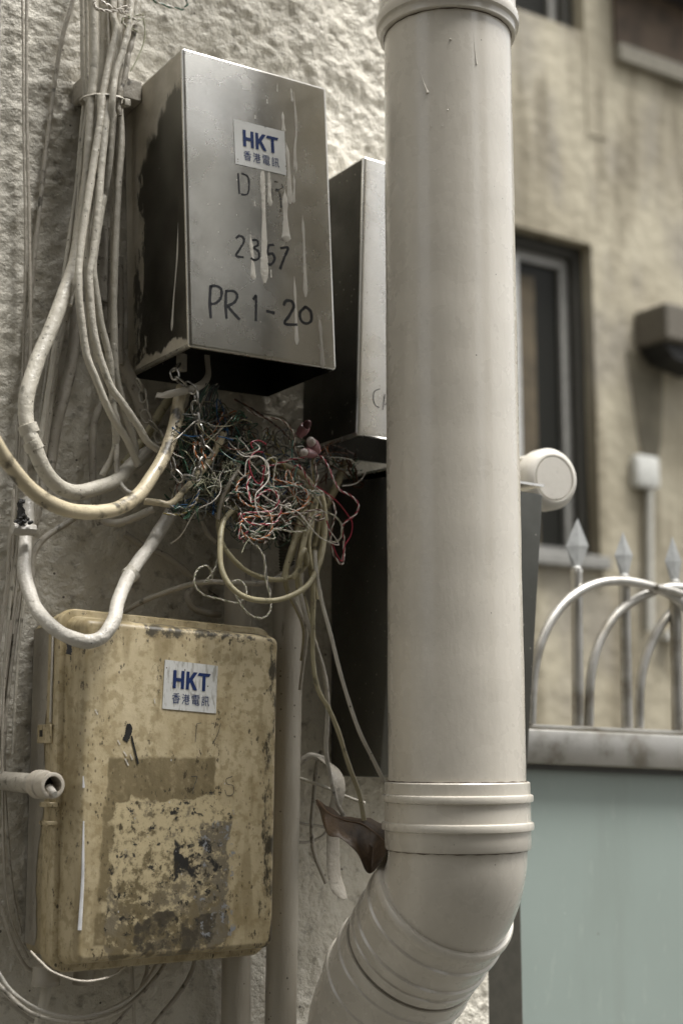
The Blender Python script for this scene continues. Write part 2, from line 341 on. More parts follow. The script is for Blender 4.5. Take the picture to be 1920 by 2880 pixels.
# ------------------------------------------------------------------ far building across the yard
YB = 2.6
def atb(u, v, y=YB): return at(u, v, -y)
def bwall_mat():
    n = NT('stained far render'); c = n.mix(n.mr(n.noise(1.6, 6), .35, .68), (.42, .38, .285), (.30, .265, .19))
    c = n.mix(n.math('MULTIPLY', n.mr(n.noise(3.5, 6, (1, 1, .5)), .46, .66), .75), c, (.22, .20, .165))
    c = n.mix(n.math('MULTIPLY', n.mr(n.noise(7, 5, (1, 1, .16)), .48, .64), .8), c, (.17, .145, .095))
    n.bump([(n.noise(18, 4), .01)]); return n.fin(c, .8)
m_bw = bwall_mat(); m_frame = plain('aluminium window frame', (.25, .245, .225), .45); m_shade = plain('painted reveal shade', (.03, .028, .02), .7)
m_glass = NT('dark window glass').fin((.015, .015, .012), .35, 0, .12); m_curt = plain('brown wooden slats', (.115, .088, .05), .7, 0, .4, 12)
fb = thing('far_building', 'out of focus beige stained building with dark window behind the gate', 'building', (5, YB, 0))
wx0, wx1 = atb(1270, 1100).x, atb(1674, 1100).x; wz0, wz1 = atb(1600, 1560).z, atb(1560, 662).z
tx0, tx1 = atb(1250, 30).x, atb(1618, 60).x; tz0 = atb(1560, 62).z; tz1 = tz0+1.3
X0, X1, ZT = -3.0, 11.0, 5.6
wb = MB()
for (a, b, c, d) in ((X0, wx0, 0, ZT), (wx1, X1, 0, ZT), (wx0, wx1, 0, wz0), (wx0, wx1, wz1, tz0), (wx0, wx1, tz1, ZT)):
    if b > a and d > c: wb.box((a, YB, c), (b, YB+.3, d))
wb.box((wx0, YB+.30, 0), (wx1, YB+.5, ZT)); wb.build('wall', m_bw, fb, False)
def window(x0, x1, z0, z1, mull, slats):
    d = .09; fr = MB(); t = .042
    MB().prism([(x1, YB+d-.03, z0), (x1, YB+d+.05, z0), (x1, YB+d+.05, z1), (x1, YB+d-.03, z1)], (-.05, 0, 0)).build('reveal_shade', m_shade, fb, False); MB().prism([(x0, YB+d-.03, z1), (x1-.05, YB+d-.03, z1), (x1-.05, YB+d+.05, z1), (x0, YB+d+.05, z1)], (0, 0, -.05)).build('reveal_shade', m_shade, fb, False); x1 -= .051; z1 -= .051  # near-black strips paint in the shade of the lintel and right reveal
    fr.box((x0, YB+d, z0), (x0+t, YB+d+.05, z1)); fr.box((x1-t, YB+d, z0), (x1, YB+d+.05, z1))
    fr.box((x0+t, YB+d, z1-t), (x1-t, YB+d+.05, z1)); fr.box((x0+t, YB+d, z0), (x1-t, YB+d+.05, z0+t))
    o = fr.build('window', m_frame, fb, False); MB().box((mull-.035, YB+d-.01, z0+t), (mull+.035, YB+d+.04, z1-t)).build('mullion', plain('pale mullion', (.6, .6, .58), .5), o, False)
    for a, b in ((x0+t, mull-.04), (mull+.04, x1-t)):
        MB().box((a, YB+d+.02, z0+t), (b, YB+d+.03, z1-t)).build('pane', m_glass, o, False)
    if slats:
        n = 5; a = mull+.05; b = x1-t-.13
        for i in range(n):
            MB().box((a+(b-a)*i/n, YB+d+.004, z0+t), (a+(b-a)*(i+.9)/n, YB+d+.016, z1-t-.06)).build('slat', m_curt, o, False)
    return o
mull = atb(1480, 1000).x
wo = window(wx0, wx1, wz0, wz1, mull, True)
MB().box((wx0-.02, YB-.04, wz0-.05), (wx1+.02, YB+.09, wz0)).bevel(.006).build('sill', m_frame, fb, False)
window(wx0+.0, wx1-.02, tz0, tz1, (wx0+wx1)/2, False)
p0, p1 = atb(1640, 100).x, atb(1693, 100).x
MB().box((p0, YB-.006, atb(1660, 380).z), (p1, YB, ZT)).build('pilaster', m_bw, fb, False)
cz = atb(1820, 192).z; cx0 = atb(1722, 100).x
led = MB().prism([Vector((cx0, YB-.04, cz-.03)), Vector((X1, YB-.04, cz-.03)), Vector((X1, YB-.04, cz+.05)), Vector((cx0, YB-.04, cz+.05))], (0, .04, 0)).bevel(.008)
led.build('ledge', plain('grey ledge', (.26, .24, .19), .8), fb, False)
MB().box((cx0, YB-.02, cz+.05), (cx0+.42, YB, cz+.33)).build('rusty_board', plain('rusty board', (.11, .078, .052), .8, 0, .5, 8), fb, False)
MB().box((cx0+.42, YB-.02, cz+.05), (X1, YB, cz+.22)).build('board', plain('ochre board', (.30, .25, .17), .8, 0, .4, 8), fb, False)
MB().box((cx0-.03, YB-.16, cz+.33), (X1, YB, cz+.75)).bevel(.01).build('canopy', plain('dark canopy', (.03, .025, .025), .7), fb, False)
# bracket with unit on the far wall
bx = atb(1775, 920); br = thing('wall_bracket', 'dark blurred metal bracket box fixed on far beige wall', 'bracket', bx)
q0, q1 = atb(1782, 960), atb(1860, 880)
MB().box((q0.x, YB-.18, q0.z-.03), (q0.x+.22, YB, q0.z+.12)).bevel(.01).build('end_box', plain('bracket grey', (.12, .105, .08), .7), br, False)
for i in range(3): MB().box((q0.x+.24, YB-.20, q0.z-.01+i*.06), (q0.x+1.3, YB-.02, q0.z+.025+i*.06)).build('rail', plain('bracket dark', (.06, .055, .045), .6), br, False)
MB().prism([(q0.x+.02, YB-.14, q0.z-.032), (q0.x+.34, YB-.14, q0.z-.032), (q0.x+.26, YB-.14, q0.z-.12), (q0.x+.08, YB-.14, q0.z-.09)], (0, .138, 0)).build('bracket_shadow', m_black, br, False)  # black block stands in for the shadow below the bracket
ms = NT('running stain'); MB().prism([(q0.x-.05, YB-.004, q0.z-.05), (q0.x+.16, YB-.004, q0.z-.05), (q0.x+.13, YB-.004, q0.z-.40), (q0.x+.06, YB-.004, q0.z-.62), (q0.x, YB-.004, q0.z-.38)], (0, .004, 0)).build('stain', plain('dark run mark', (.17, .15, .105), .85, 0, .4, 7), br, False)
j0 = atb(1768, 1372); j1 = atb(1830, 1290); fc = thing('far_conduit', 'thin white conduit with white patch low on far wall', 'conduit', atb(1825, 1790))
MB().box((j0.x, YB-.05, j0.z), (j1.x, YB, j1.z)).bevel(.015).build('junction_box', plain('white plastic far', (.62, .62, .58), .5), fc)
MB().tube([atb(1825, 1330, YB-.025), atb(1825, 1775, YB-.025)], .016, 12).build('tube', plain('pale tube', (.50, .49, .44), .5), fc)
MB().box((atb(1850, 1800).x, YB-.05, atb(1850, 1800).z), (atb(1885, 1800).x, YB, atb(1850, 1775).z)).build('foot_clip', plain('pale clip', (.55, .54, .5), .5), fc)
# ------------------------------------------------------------------ gate
YG = .06
def ag(u, v, y=YG): return at(u, v, -y)
gt = thing('metal_gate', 'stainless gate with spear tips, arches and pale green panel', 'gate', (XE+.4, YG, 0))
mpx = lambda w_, p: w_*depth(p)/F
rail = [ag(1400, 2048), ag(1400, 2142), ag(2700, 2199), ag(2700, 2105)]
MB().prism([p+Vector((0, -.03, 0)) for p in rail], (0, .06, 0)).bevel(.003).build('top_rail', m_gate, gt)
lipq = [ag(1400, 2034), ag(1400, 2044), ag(2700, 2101), ag(2700, 2091)]
MB().prism([p+Vector((0, -.015, 0)) for p in lipq], (0, .03, 0)).bevel(.001).build('rail_lip', m_gate, gt)
sub = [ag(1400, 2144), ag(1400, 2160), ag(2700, 2217), ag(2700, 2201)]
MB().prism([p+Vector((0, -.016, 0)) for p in sub], (0, .03, 0)).build('shadow_strip', plain('painted rail shadow', (.06, .06, .05), .6), gt, False)  # dark strip paints in the shadow line under the rail
def green():
    n = NT('pale green painted panel'); c = n.mix(n.mr(n.noise(3, 4), .35, .7), (.30, .355, .325), (.275, .325, .295))
    c = n.mix(n.math('MULTIPLY', n.mr(n.noise(10, 5, (1, 1, .12)), .48, .68), .35), c, (.22, .25, .215)); c = n.mix(n.math('MULTIPLY', n.mr(n.noise(60, 6, (1, 1, .4)), .60, .72), .4), c, (.36, .40, .37))
    c = n.mix(n.math('MULTIPLY', n.dots(26, .09, .2), .6), c, (.14, .15, .11)); c = n.mix(n.math('MULTIPLY', n.dots(34, .07, .25), .6), c, (.42, .47, .43)); return n.fin(c, .28)
a0, a1 = ag(1418, 2156), ag(2700, 2213)
MB().prism([Vector((a0.x, YG-.004, .15)), Vector((a1.x, YG-.004, .15)), Vector((a1.x, YG-.004, a1.z)), Vector((a0.x, YG-.004, a0.z))], (0, .012, 0)).build('panel', green(), gt, False)
MB().box((XE+.008, YG-.03, .1), (a0.x-.001, YG+.03, ag(1400, 2036).z-.06)).bevel(.003).build('side_post', plain('dark gate stile', (.075, .07, .055), .5, .3), gt, False)
def spear(tip, wl, wr, wy, base, post_bot):
    k = gt; t_, l_, r_, b_ = ag(tip[0], tip[1]), ag(wl, wy), ag(wr, wy), ag(*base); dy = Vector((0, .0035, 0)); mid = (l_+r_)/2
    lo = ag(base[0]-10, base[1]), ag(base[0]+10, base[1])
    MB().add([t_, l_, r_, lo[0], lo[1], mid-dy, mid+dy, b_-dy*.8, b_+dy*.8], [(0, 1, 5), (0, 5, 2), (1, 3, 7, 5), (5, 7, 4, 2), (0, 6, 1), (0, 2, 6), (1, 6, 8, 3), (6, 2, 4, 8), (3, 8, 4, 7)]).build('spear_tip', m_tip, k, False)
    b2 = ag(*post_bot); r = mpx(17, b2)
    MB().tube([b_+Vector((0, 0, .002)), b2], r, 14).build('post', m_gate, k)
    MB().tube([b_+Vector((0, 0, -.004)), b_, b_+Vector((0, 0, .005))], lambda t: r*(1.02 if t < .7 else .6), 10).build('weld', plain('weld bead', (.62, .61, .58), .5), k)
for q in (((1623, 1457), 1590, 1654, 1535, (1620, 1603), (1624, 2042)), ((1750, 1495), 1727, 1778, 1562, (1754, 1624), (1762, 2048)), ((1889, 1508), 1868, 1915, 1578, (1896, 1640), (1904, 2055)),
          ((2020, 1508), 2000, 2045, 1578, (2028, 1640), (2036, 2061)), ((2145, 1500), 2126, 2170, 1570, (2154, 1634), (2160, 2066)), ((2265, 1480), 2245, 2288, 1550, (2274, 1616), (2280, 2072))): spear(*q)
def arch(pts, w_, dy):
    pp = [ag(u, v, YG+dy) for u, v in pts]; MB().tube(crom(pp, 8), mpx(w_, pp[0])/2, 12).build('arch', m_gate, gt)
arch([(1493, 2036), (1500, 1900), (1527, 1790), (1580, 1704), (1655, 1650), (1740, 1634), (1835, 1652), (1905, 1690), (1960, 1760), (1985, 1850), (1993, 2058)], 27, -.018)
arch([(1655, 2042), (1660, 1905), (1684, 1806), (1733, 1727), (1805, 1677), (1885, 1652), (1975, 1668), (2045, 1705), (2100, 1780), (2125, 1880), (2130, 2064)], 27, -.006)
arch([(1796, 2048), (1801, 1910), (1830, 1808), (1880, 1728), (1950, 1672), (2035, 1650), (2120, 1668), (2190, 1710), (2240, 1790), (2262, 2070)], 27, .008)
arch([(1845, 1652), (1890, 1662), (1960, 1688)], 20, -.026)
# ------------------------------------------------------------------ round lamp-like unit by the wall end
cu = at(1553, 1346, .05); rl = mpx(88, cu)
vc = thing('vent_cap', 'round cream ribbed vent unit with flat cap above the gate spears', 'vent', cu-Vector((0, 0, rl)))
ax = Vector((-.10, -1, -.04)).normalized(); m_vent = paint('cream vent plastic', (.60, .57, .51), .45, .05, .2, bd=.0003)
cap = [cu-ax*.030, cu-ax*.024, cu-ax*.006, cu, cu+ax*.004, cu+ax*.0042, cu+ax*.0015, cu+ax*.004, cu+ax*.0042]
MB().lathe(cap, [rl*.95, rl, rl, rl*.93, rl*.80, rl*.74, rl*.715, rl*.68, .0005], 40).build('cap', m_vent, vc)
MB().tube([cu-ax*.030, cu-ax*.115], rl*.80, 28).build('core', plain('vent core', (.20, .18, .15), .6), vc)
e1 = ax.orthogonal().normalized(); e2 = ax.cross(e1)
for i in range(14):
    a = 2*math.pi*i/14; d_ = e1*math.cos(a)+e2*math.sin(a); t_ = ax.cross(d_)
    p = [cu-ax*.028+d_*rl*.79+t_*.0035, cu-ax*.028+d_*rl*.79-t_*.0035, cu-ax*.115+d_*rl*.79-t_*.0035, cu-ax*.115+d_*rl*.79+t_*.0035]
    MB().prism(p, d_*rl*.14).build('rib', m_vent, vc, False)
MB().tube([cu-ax*.11, cu-ax*.14], rl*.98, 28).build('back_ring', m_vent, vc)
bp = cu-ax*.12; MB().box((XE+.003, bp.y-.03, bp.z-.02), (bp.x, bp.y+.03, bp.z+.02)).build('mount_arm', m_vent, vc, False)
# ------------------------------------------------------------------ the big downpipe
RP = .07; pz = depth(at(1284, 2150, .28)); 
def pipe_axis_xy(u, v, width):            # horizontal position of a vertical pipe of radius RP that looks `width` px wide at row v
    z = F*2*RP/width; p = CAM+ray(u, v)*z; return p
pa = pipe_axis_xy(1284, 2170, 386); AX, AY = pa.x, pa.y
def zrow(v, u=1280, r=RP):                # height of the pipe's near surface seen at row v
    d = ray(u, v); hd = math.hypot(AX-CAM.x, AY-CAM.y)-r; return CAM.z+d.z/math.hypot(d.x, d.y)*hd
zc_top, zc_bot = zrow(2203), zrow(2402); zcol = zrow(12, 1280, RP*1.09)
dp = thing('drain_pipe', 'large beige painted vertical drain pipe with swan neck elbow', 'pipe', (AX, AY, .0))
tl = Vector(((at(1284, 2170, -AY)-at(1266, 300, -AY)).x, 0, 0))
def V3(z, dx=0): return Vector((AX+dx, AY, z))
nseg = 60; zt = zcol+.02
MB().tube([V3(zc_top-.02+(zt-zc_top+.02)*i/nseg) for i in range(nseg+1)], wob(RP, .004, f=5), 72).build('pipe', m_pipe, dp)
prof = [(zcol, RP*1.005), (zcol, RP*1.06), (zcol+.001, RP*1.075), (zcol+.008, RP*1.075), (zcol+.009, RP*1.085), (zcol+.0105, RP*1.125), (zcol+.014, RP*1.135), (zcol+.0205, RP*1.135), (zcol+.023, RP*1.12), (zcol+.024, RP*1.085), (zcol+.10, RP*1.085), (zcol+.13, RP), (4.9, RP)]
MB().lathe([V3(z) for z, r in prof], [r for z, r in prof], 72).build('upper_collar', m_pipe, dp)
L = zc_top-zc_bot; rc = RP*1.055
def ridge(z, r0, r1, hh): return [(z+hh, r0), (z+hh*.75, r1*.995), (z+hh*.3, r1), (z-hh*.3, r1), (z-hh*.75, r1*.995), (z-hh, r0)]
prof = [(zc_top, RP*1.0), (zc_top, rc-.0012), (zc_top-.0012, rc)] + ridge(zc_top-.245*L, rc, rc*1.042, .0042) + ridge(zc_top-.655*L, rc*1.004, rc*1.046, .0045) + [(zc_bot+.002, rc*1.002), (zc_bot, rc-.001), (zc_bot, RP*.985)]
MB().lathe([V3(z) for z, r in prof], [r for z, r in prof], 72).build('coupling', m_pipe, dp)
m_grime = plain('brown joint grime', (.10, .065, .04), .8, 0, .5, 120)
for zq, rq, nm in ((zc_top+.0004, RP*1.002, 'joint_grime'), (zcol-.0006, RP*1.002, 'joint_grime'), (zc_bot-.0006, RP*1.0, 'joint_grime')):
    MB().tube([Vector((AX+rq*math.cos(2*math.pi*i/90), AY+rq*math.sin(2*math.pi*i/90), zq+.0003*math.sin(i*1.7))) for i in range(90)], lambda t: .0006*(.5+.5*abs(math.sin(t*41)+.6*math.sin(t*97))), 6, True).build(nm, m_grime, dp)
# elbow towards the wall: down and +y
th = R(45); RB = .080; dy = Vector((0, 1, 0)); E0 = V3(zc_bot+.004)
def bend(E, ang0, ang1, n, Rb, sgn):      # arc in the y-z plane
    out = []
    for i in range(n+1):
        a = ang0+(ang1-ang0)*i/n
        out.append(E+(dy*(Rb*(1-math.cos(a)))-zz*(Rb*math.sin(a)) if sgn > 0 else dy*(Rb*(math.sin(th)*0+math.cos(ang1-a)-math.cos(ang1)))*0))
    return out
b1 = bend(E0, 0, th, 18, RB, 1); MB().tube(b1, RP*1.0, 72).build('elbow', m_pipe, dp)
D1 = dy*math.sin(th)-zz*math.cos(th); E1 = b1[-1]
LS = .158
def seg(lst): return [E1+D1*s for s, r in lst], [r for s, r in lst]
k = RP
s1 = [(-.006, k*.97), (-.006, k*1.06), (-.004, k*1.085), (.002, k*1.09), (.004, k*1.085), (.0055, k*1.05), (.021, k*1.05), (.0225, k*1.085), (.0275, k*1.085), (.029, k*1.05), (.050, k*1.045), (.0515, k*1.08), (.057, k*1.08), (.0585, k*1.045), (.0655, k*1.04), (.0665, k*1.065), (.071, k*1.065), (.072, k*1.03), (.079, k*1.03), (.080, k*.95)]
pp, rr = seg(s1); MB().lathe(pp, rr, 72).build('socket', m_pipe, dp)
s2 = [(.0825, k*.95), (.0825, k*1.05), (.086, k*1.065), (.098, k*1.06), (.0995, k*1.09), (.105, k*1.09), (.1065, k*1.055), (.130, k*1.055), (.1315, k*1.085), (.137, k*1.085), (.1385, k*1.055), (.150, k*1.05), (.151, k*1.0), (LS, k)]
MB().tube([E1+D1*.076, E1+D1*.0875], k*1.022, 72).build('groove', paint('grimy groove', (.24, .215, .175), .6, .2, .8), dp)
pp, rr = seg(s2); MB().lathe(pp, rr, 72).build('socket', m_pipe, dp)
E2 = E1+D1*LS; b2 = []
for i in range(19):
    a = th*i/18; b2.append(E2+D1*(RB*math.sin(a))+(-(zz*math.sin(th)+dy*math.cos(th)))*(RB*(1-math.cos(a))))
MB().tube(b2, RP, 72).build('elbow', m_pipe, dp)
E3 = b2[-1]; prof = [(0, k), (0, k*1.05), (-.006, k*1.06), (-.012, k*1.06), (-.013, k*1.04), (-.06, k*1.04), (-.062, k), (-(E3.z-.05), k)]
MB().lathe([E3+zz*s for s, r in prof], [r for s, r in prof], 72).build('lower_pipe', m_pipe, dp)
# paint runs on the pipe
def on_pipe(u, v, r=RP):
    d = ray(u, v); o = CAM; a = d.x**2+d.y**2; bx_ = (o.x-AX)*d.x+(o.y-AY)*d.y; cc = (o.x-AX)**2+(o.y-AY)**2-r*r
    t = (-bx_-math.sqrt(max(0, bx_*bx_-a*cc)))/a; return o+d*t
for (u0, v0, u1, v1, w_) in ((1323, 35, 1339, 180, 9), (1160, 150, 1202, 262, 16), (1266, 100, 1266, 112, 14), (1235, 470, 1222, 478, 7), (1264, 302, 1258, 309, 8), (1250, 350, 1243, 354, 7), (1210, 350, 1212, 356, 8)):
    n_ = 8; path = [on_pipe(u0+(u1-u0)*i/n_, v0+(v1-v0)*i/n_, RP+.0001) for i in range(n_+1)]
    MB().tube(path, lambda t, w_=w_: .0002*w_*(.02+.46*t**4), 8).build('paint_run', m_pipe, dp)
# ------------------------------------------------------------------ boxes
def uof(p): d = p-CAM; return 960+F*d.dot(rt)/d.dot(fw)
def backx(p, u):                              # shift a point along the wall until it shows at column u
    a, b = p.x-.3, p.x+.3
    for _ in range(40):
        m = (a+b)/2
        if uof(Vector((m, p.y, p.z))) < u: a = m
        else: b = m
    return (a+b)/2
def quad_box(quad, off, back, mats, name, parent, bev=.0035, side_mi=0, recess=True, uvf=None, seg=3, bot_mi=0, bu=None):
    fr = [at(u, v, o) for (u, v), o in zip(quad, off if isinstance(off, (list, tuple)) else [off]*4)]      # TL TR BR BL
    bk = [Vector((p.x, -back, p.z)) for p in fr]
    if bu: bk[0].x = backx(bk[0], bu[0]); bk[3].x = backx(bk[3], bu[1])
    m = MB(); m.add(fr+bk, [(0, 1, 2, 3), (4, 7, 6, 5), (0, 4, 5, 1), (1, 5, 6, 2)])
    m.add([fr[0], fr[3], bk[3], bk[0]], [(0, 1, 2, 3)], side_mi)
    bm = bmesh.new(); VV = [bm.verts.new(v) for v in m.v[:8]]
    faces = {k_: bm.faces.new([VV[i] for i in f]) for k_, f in dict(front=(0, 1, 2, 3), back=(4, 7, 6, 5), top=(0, 4, 5, 1), right=(1, 5, 6, 2), left=(0, 3, 7, 4), bottom=(3, 2, 6, 7)).items()}
    faces['left'].material_index = side_mi; faces['bottom'].material_index = bot_mi
    bmesh.ops.recalc_face_normals(bm, faces=bm.faces)
    outer = list(bm.edges)
    if recess:
        r_ = bmesh.ops.inset_region(bm, faces=[faces['bottom']], thickness=.006, depth=0)
        ex = bmesh.ops.extrude_face_region(bm, geom=[faces['bottom']]); vv = [g_ for g_ in ex['geom'] if isinstance(g_, bmesh.types.BMVert)]
        bmesh.ops.translate(bm, verts=vv, vec=(0, 0, .035)); bmesh.ops.delete(bm, geom=[faces['bottom']], context='FACES_ONLY')
    bmesh.ops.bevel(bm, geom=[e_ for e_ in outer if e_.is_valid], offset=bev, segments=seg, affect='EDGES', profile=.5, clamp_overlap=True)
    m = MB(); bm.verts.index_update(); m.v = [tuple(v.co) for v in bm.verts]; m.f = [tuple(v.index for v in f.verts) for f in bm.faces]; m.m = [f.material_index for f in bm.faces]; bm.free()
    return m.build(name, mats, parent, True, uvf), fr, bk
def facemap(quad_px, off, k=0):
    q = [at(*px(k, *p), off) for p in quad_px]
    def f(s, t, lift=0): return (q[0]*(1-s)+q[1]*s)*(1-t)+(q[3]*(1-s)+q[2]*s)*t+Vector((0, -lift, 0))
    return f
def stroke(name, k, pts, w_, off, mat, parent, lift=.0005, sm=True):
    base = [at(*px(k, *p), off)+Vector((0, -lift, 0)) for p in pts]; path = crom(base, 6) if sm and len(base) > 2 else crom(base, 2)
    s_ = ZM[k][2]; r = w_/s_*depth(base[0])/F/2; n = len(path); vs_ = []; fs = []
    for i, p in enumerate(path):
        t = (path[min(n-1, i+1)]-path[max(0, i-1)]); t.y = 0; t.normalize(); s2_ = Vector((-t.z, 0, t.x)); rr_ = r*random.uniform(.8, 1.15)
        vs_ += [p+s2_*rr_, p-s2_*rr_]
    for i in range(n-1): fs.append((2*i, 2*i+1, 2*i+3, 2*i+2))
    return MB().add(vs_, fs).build(name, mat, parent, False)
def drip(k, pts, w_, off, parent, lift=0.0, axis=None):
    base = [at(*px(k, *p), off) for p in pts] if axis is None else [axis(*px(k, *p)) for p in pts]
    path = crom(base, 8) if len(base) > 2 else [base[0].lerp(base[1], i/16) for i in range(17)]
    r = w_/ZM[k][2]*depth(base[0])/F/2
    def rad(t): return 1.3*r*(max(.12, min(1, t*3.5))*(.78+.18*math.sin(t*9))*(1 if t < .86 else .95+.5*math.sin((t-.86)/.14*math.pi)) if t < .985 else .45)
    n0 = Vector((0, -1, 0)) if axis is None else Vector((-1, 0, 0))
    return MB().tube(path, rad, 8, flat=.22, N0=n0).build('paint_drip', m_drip, parent)
def label(quad_px, k, off, mat, parent, name='sticker'):
    f = facemap(quad_px, off, k); q = [f(0, 0, .0003), f(1, 0, .0003), f(1, 1, .0003), f(0, 1, .0003)]
    o = MB().prism(q, (0, -.0004, 0)).build(name, mat, parent, False); lf = .0011
    def poly(pts): return MB().add([f(x, y, lf) for x, y in pts], [tuple(range(len(pts)))])
    H = [(.165, .19), (.225, .19), (.225, .345), (.315, .345), (.315, .19), (.375, .19), (.375, .56), (.315, .56), (.315, .415), (.225, .415), (.225, .56), (.165, .56)]
    K = [(.41, .19), (.468, .19), (.468, .325), (.545, .19), (.617, .19), (.53, .352), (.625, .56), (.553, .56), (.487, .41), (.468, .445), (.468, .56), (.41, .56)]
    T = [(.645, .19), (.87, .19), (.84, .255), (.775, .255), (.775, .56), (.715, .56), (.715, .255), (.618, .255)]
    for nm, pts in (('letter', H), ('letter', K), ('letter', T)): poly(pts).build(nm, m_blue, o, False)
    cu_ = bpy.data.curves.new('tmp', 'FONT'); 
    for i, ch in enumerate('\u9999\u6e2f\u96fb\u8a0a'):
        cu_.body = ch; cu_.resolution_u = 3; to = bpy.data.objects.new('tmp', cu_); sc.collection.objects.link(to); bpy.context.view_layer.update()
        me = bpy.data.meshes.new_from_object(to.evaluated_get(bpy.context.evaluated_depsgraph_get())); bpy.data.objects.remove(to)
        vv = [v.co.copy() for v in me.vertices]
        if not vv: continue
        a0_, a1_ = min(v.x for v in vv), max(v.x for v in vv); b0_, b1_ = min(v.y for v in vv), max(v.y for v in vv)
        x0_ = .165+i*.183; w0 = .148
        MB().add([f(x0_+w0*(v.x-a0_)/(a1_-a0_), .655+.215*(1-(v.y-b0_)/(b1_-b0_)), lf) for v in vv], [tuple(p.vertices) for p in me.polygons]).build('character', m_blue, o, False)
        bpy.data.meshes.remove(me)
    return o
# --- upper steel box
O1 = .155; Q1 = [(512, 130), (918, 246), (948, 1041), (532, 975)]
c1 = at(740, 1008, O1); sb = thing('junction_box', 'brushed stainless steel box with dripped paint and handwritten PR 1-20', 'junction box', (c1.x, -.07, c1.z))
tlp, blp = at(*Q1[0], O1), at(*Q1[3], O1)
def uv1(p): return ((O1-(-p.y))*-1/O1+1 if False else (-p.y)/O1, (p.z-blp.z)/(tlp.z-blp.z))
_, fr1, bk1 = quad_box(Q1, O1, .004, [m_steel, m_side, m_steel_shade], 'body', sb, .004, 1, True, uv1, 3, 2, (348, 358))
n1 = (bk1[0]-fr1[0]).cross(fr1[3]-fr1[0]).normalized(); n1 = n1 if n1.x < 0 else -n1
label([(235, 230), (1170, 460), (1205, 1265), (270, 1050)], 12, O1, m_stk1, sb)
for pts, w_ in (([(988, 800), (982, 900), (990, 1100), (992, 1250), (995, 1560)], 33), ([(1020, 768), (1022, 860), (1030, 1075)], 22), ([(1130, 672), (1145, 800), (1155, 1060)], 26), ([(1122, 970), (1125, 1120), (1132, 1300)], 40),
                ([(1233, 1130), (1242, 1300), (1253, 1648)], 20), ([(905, 1252), (918, 1400), (925, 1538)], 26), ([(1182, 1516), (1190, 1700), (1198, 1948)], 18), ([(1338, 1760), (1350, 1900), (1360, 2095)], 22), ([(1108, 478), (1112, 540), (1116, 605)], 20),
                ([(1178, 350), (1190, 500), (1195, 600), (1186, 720), (1190, 860)], 16), ([(1178, 880), (1182, 950), (1176, 1055)], 16), ([(1160, 330), (1165, 370), (1170, 420)], 14), ([(1035, 1470), (1037, 1525)], 8), ([(788, 700), (790, 742)], 9), ([(1010, 400), (1012, 428)], 9), ([(1075, 300), (1075, 355)], 7), ([(935, 500), (936, 525)], 8), ([(932, 1040), (934, 1075)], 8)):
    drip(2, pts, w_, O1, sb)
def side1(u, v):
    d = ray(u, v); return CAM+d*((fr1[0]-CAM).dot(n1)/d.dot(n1))+n1*.0002
drip(2, [(452, 1180), (445, 1400), (425, 1650), (412, 1860)], 22, O1, sb, axis=side1)
for pts, w_ in (([(262, 1560), (250, 1630)], 10), ([(232, 1240), (240, 1300), (220, 1410)], 12), ([(330, 780), (336, 845)], 14), ([(375, 860), (362, 930)], 8), ([(205, 1800), (212, 1850), (200, 1920)], 12), ([(345, 1050), (312, 1160)], 6), ([(292, 900), (290, 1060)], 6), ([(298, 1960), (300, 1995)], 7)):
    drip(2, pts, w_, O1, sb, axis=side1)
ST = [  # handwriting on the box
 ('marker_stroke', [(828, 868), (836, 998)], 8, 0), ('marker_stroke', [(850, 868), (885, 885), (897, 925), (893, 985), (875, 1003), (848, 1000)], 8, 0),
 ('marker_stroke', [(1055, 920), (1078, 925)], 8, 1), ('marker_stroke', [(1040, 965), (1042, 1035)], 6, 1), ('marker_stroke', [(1062, 968), (1088, 985), (1100, 1060), (1095, 1110)], 9, 1), ('marker_stroke', [(1102, 935), (1106, 960), (1070, 975)], 6, 1),
 ('marker_stroke', [(815, 1278), (835, 1262), (862, 1275), (862, 1305), (835, 1350), (815, 1388), (862, 1398)], 11, 0),
 ('marker_stroke', [(915, 1290), (945, 1290), (952, 1320), (925, 1338), (955, 1360), (958, 1400), (930, 1415), (908, 1400)], 11, 0),
 ('marker_stroke', [(1053, 1318), (1020, 1325), (1015, 1375), (1045, 1375), (1058, 1410), (1035, 1442), (1012, 1438)], 11, 0),
 ('marker_stroke', [(1095, 1340), (1142, 1338), (1118, 1400), (1092, 1472)], 12, 0),
 ('marker_stroke', [(655, 1575), (650, 1680), (656, 1782)], 14, 0), ('marker_stroke', [(655, 1580), (690, 1578), (722, 1600), (720, 1650), (690, 1685), (655, 1692)], 13, 0),
 ('marker_stroke', [(752, 1605), (750, 1700), (755, 1785)], 13, 0), ('marker_stroke', [(752, 1610), (800, 1612), (822, 1640), (805, 1680), (762, 1705)], 13, 0), ('marker_stroke', [(762, 1705), (800, 1750), (838, 1790)], 13, 0),
 ('marker_stroke', [(922, 1665), (940, 1640), (940, 1720), (940, 1800)], 12, 0), ('marker_stroke', [(1005, 1735), (1030, 1742), (1058, 1748)], 13, 0),
 ('marker_stroke', [(1115, 1700), (1130, 1672), (1165, 1675), (1178, 1710), (1150, 1765), (1120, 1815), (1200, 1822)], 13, 0),
 ('marker_stroke', [(1250, 1712), (1218, 1745), (1225, 1795), (1258, 1815), (1288, 1795), (1285, 1740), (1255, 1712), (1240, 1718)], 13, 0)]
for nm, pts, w_, fd in ST: stroke(nm, 2, pts, w_*1.35, O1, m_inkf if fd else m_ink, sb)
MB().tube([at(*px(10, 640, 235), .09)+zz*.012, at(*px(10, 640, 310), .09)], .006, 12).build('bolt', m_chainp, sb)
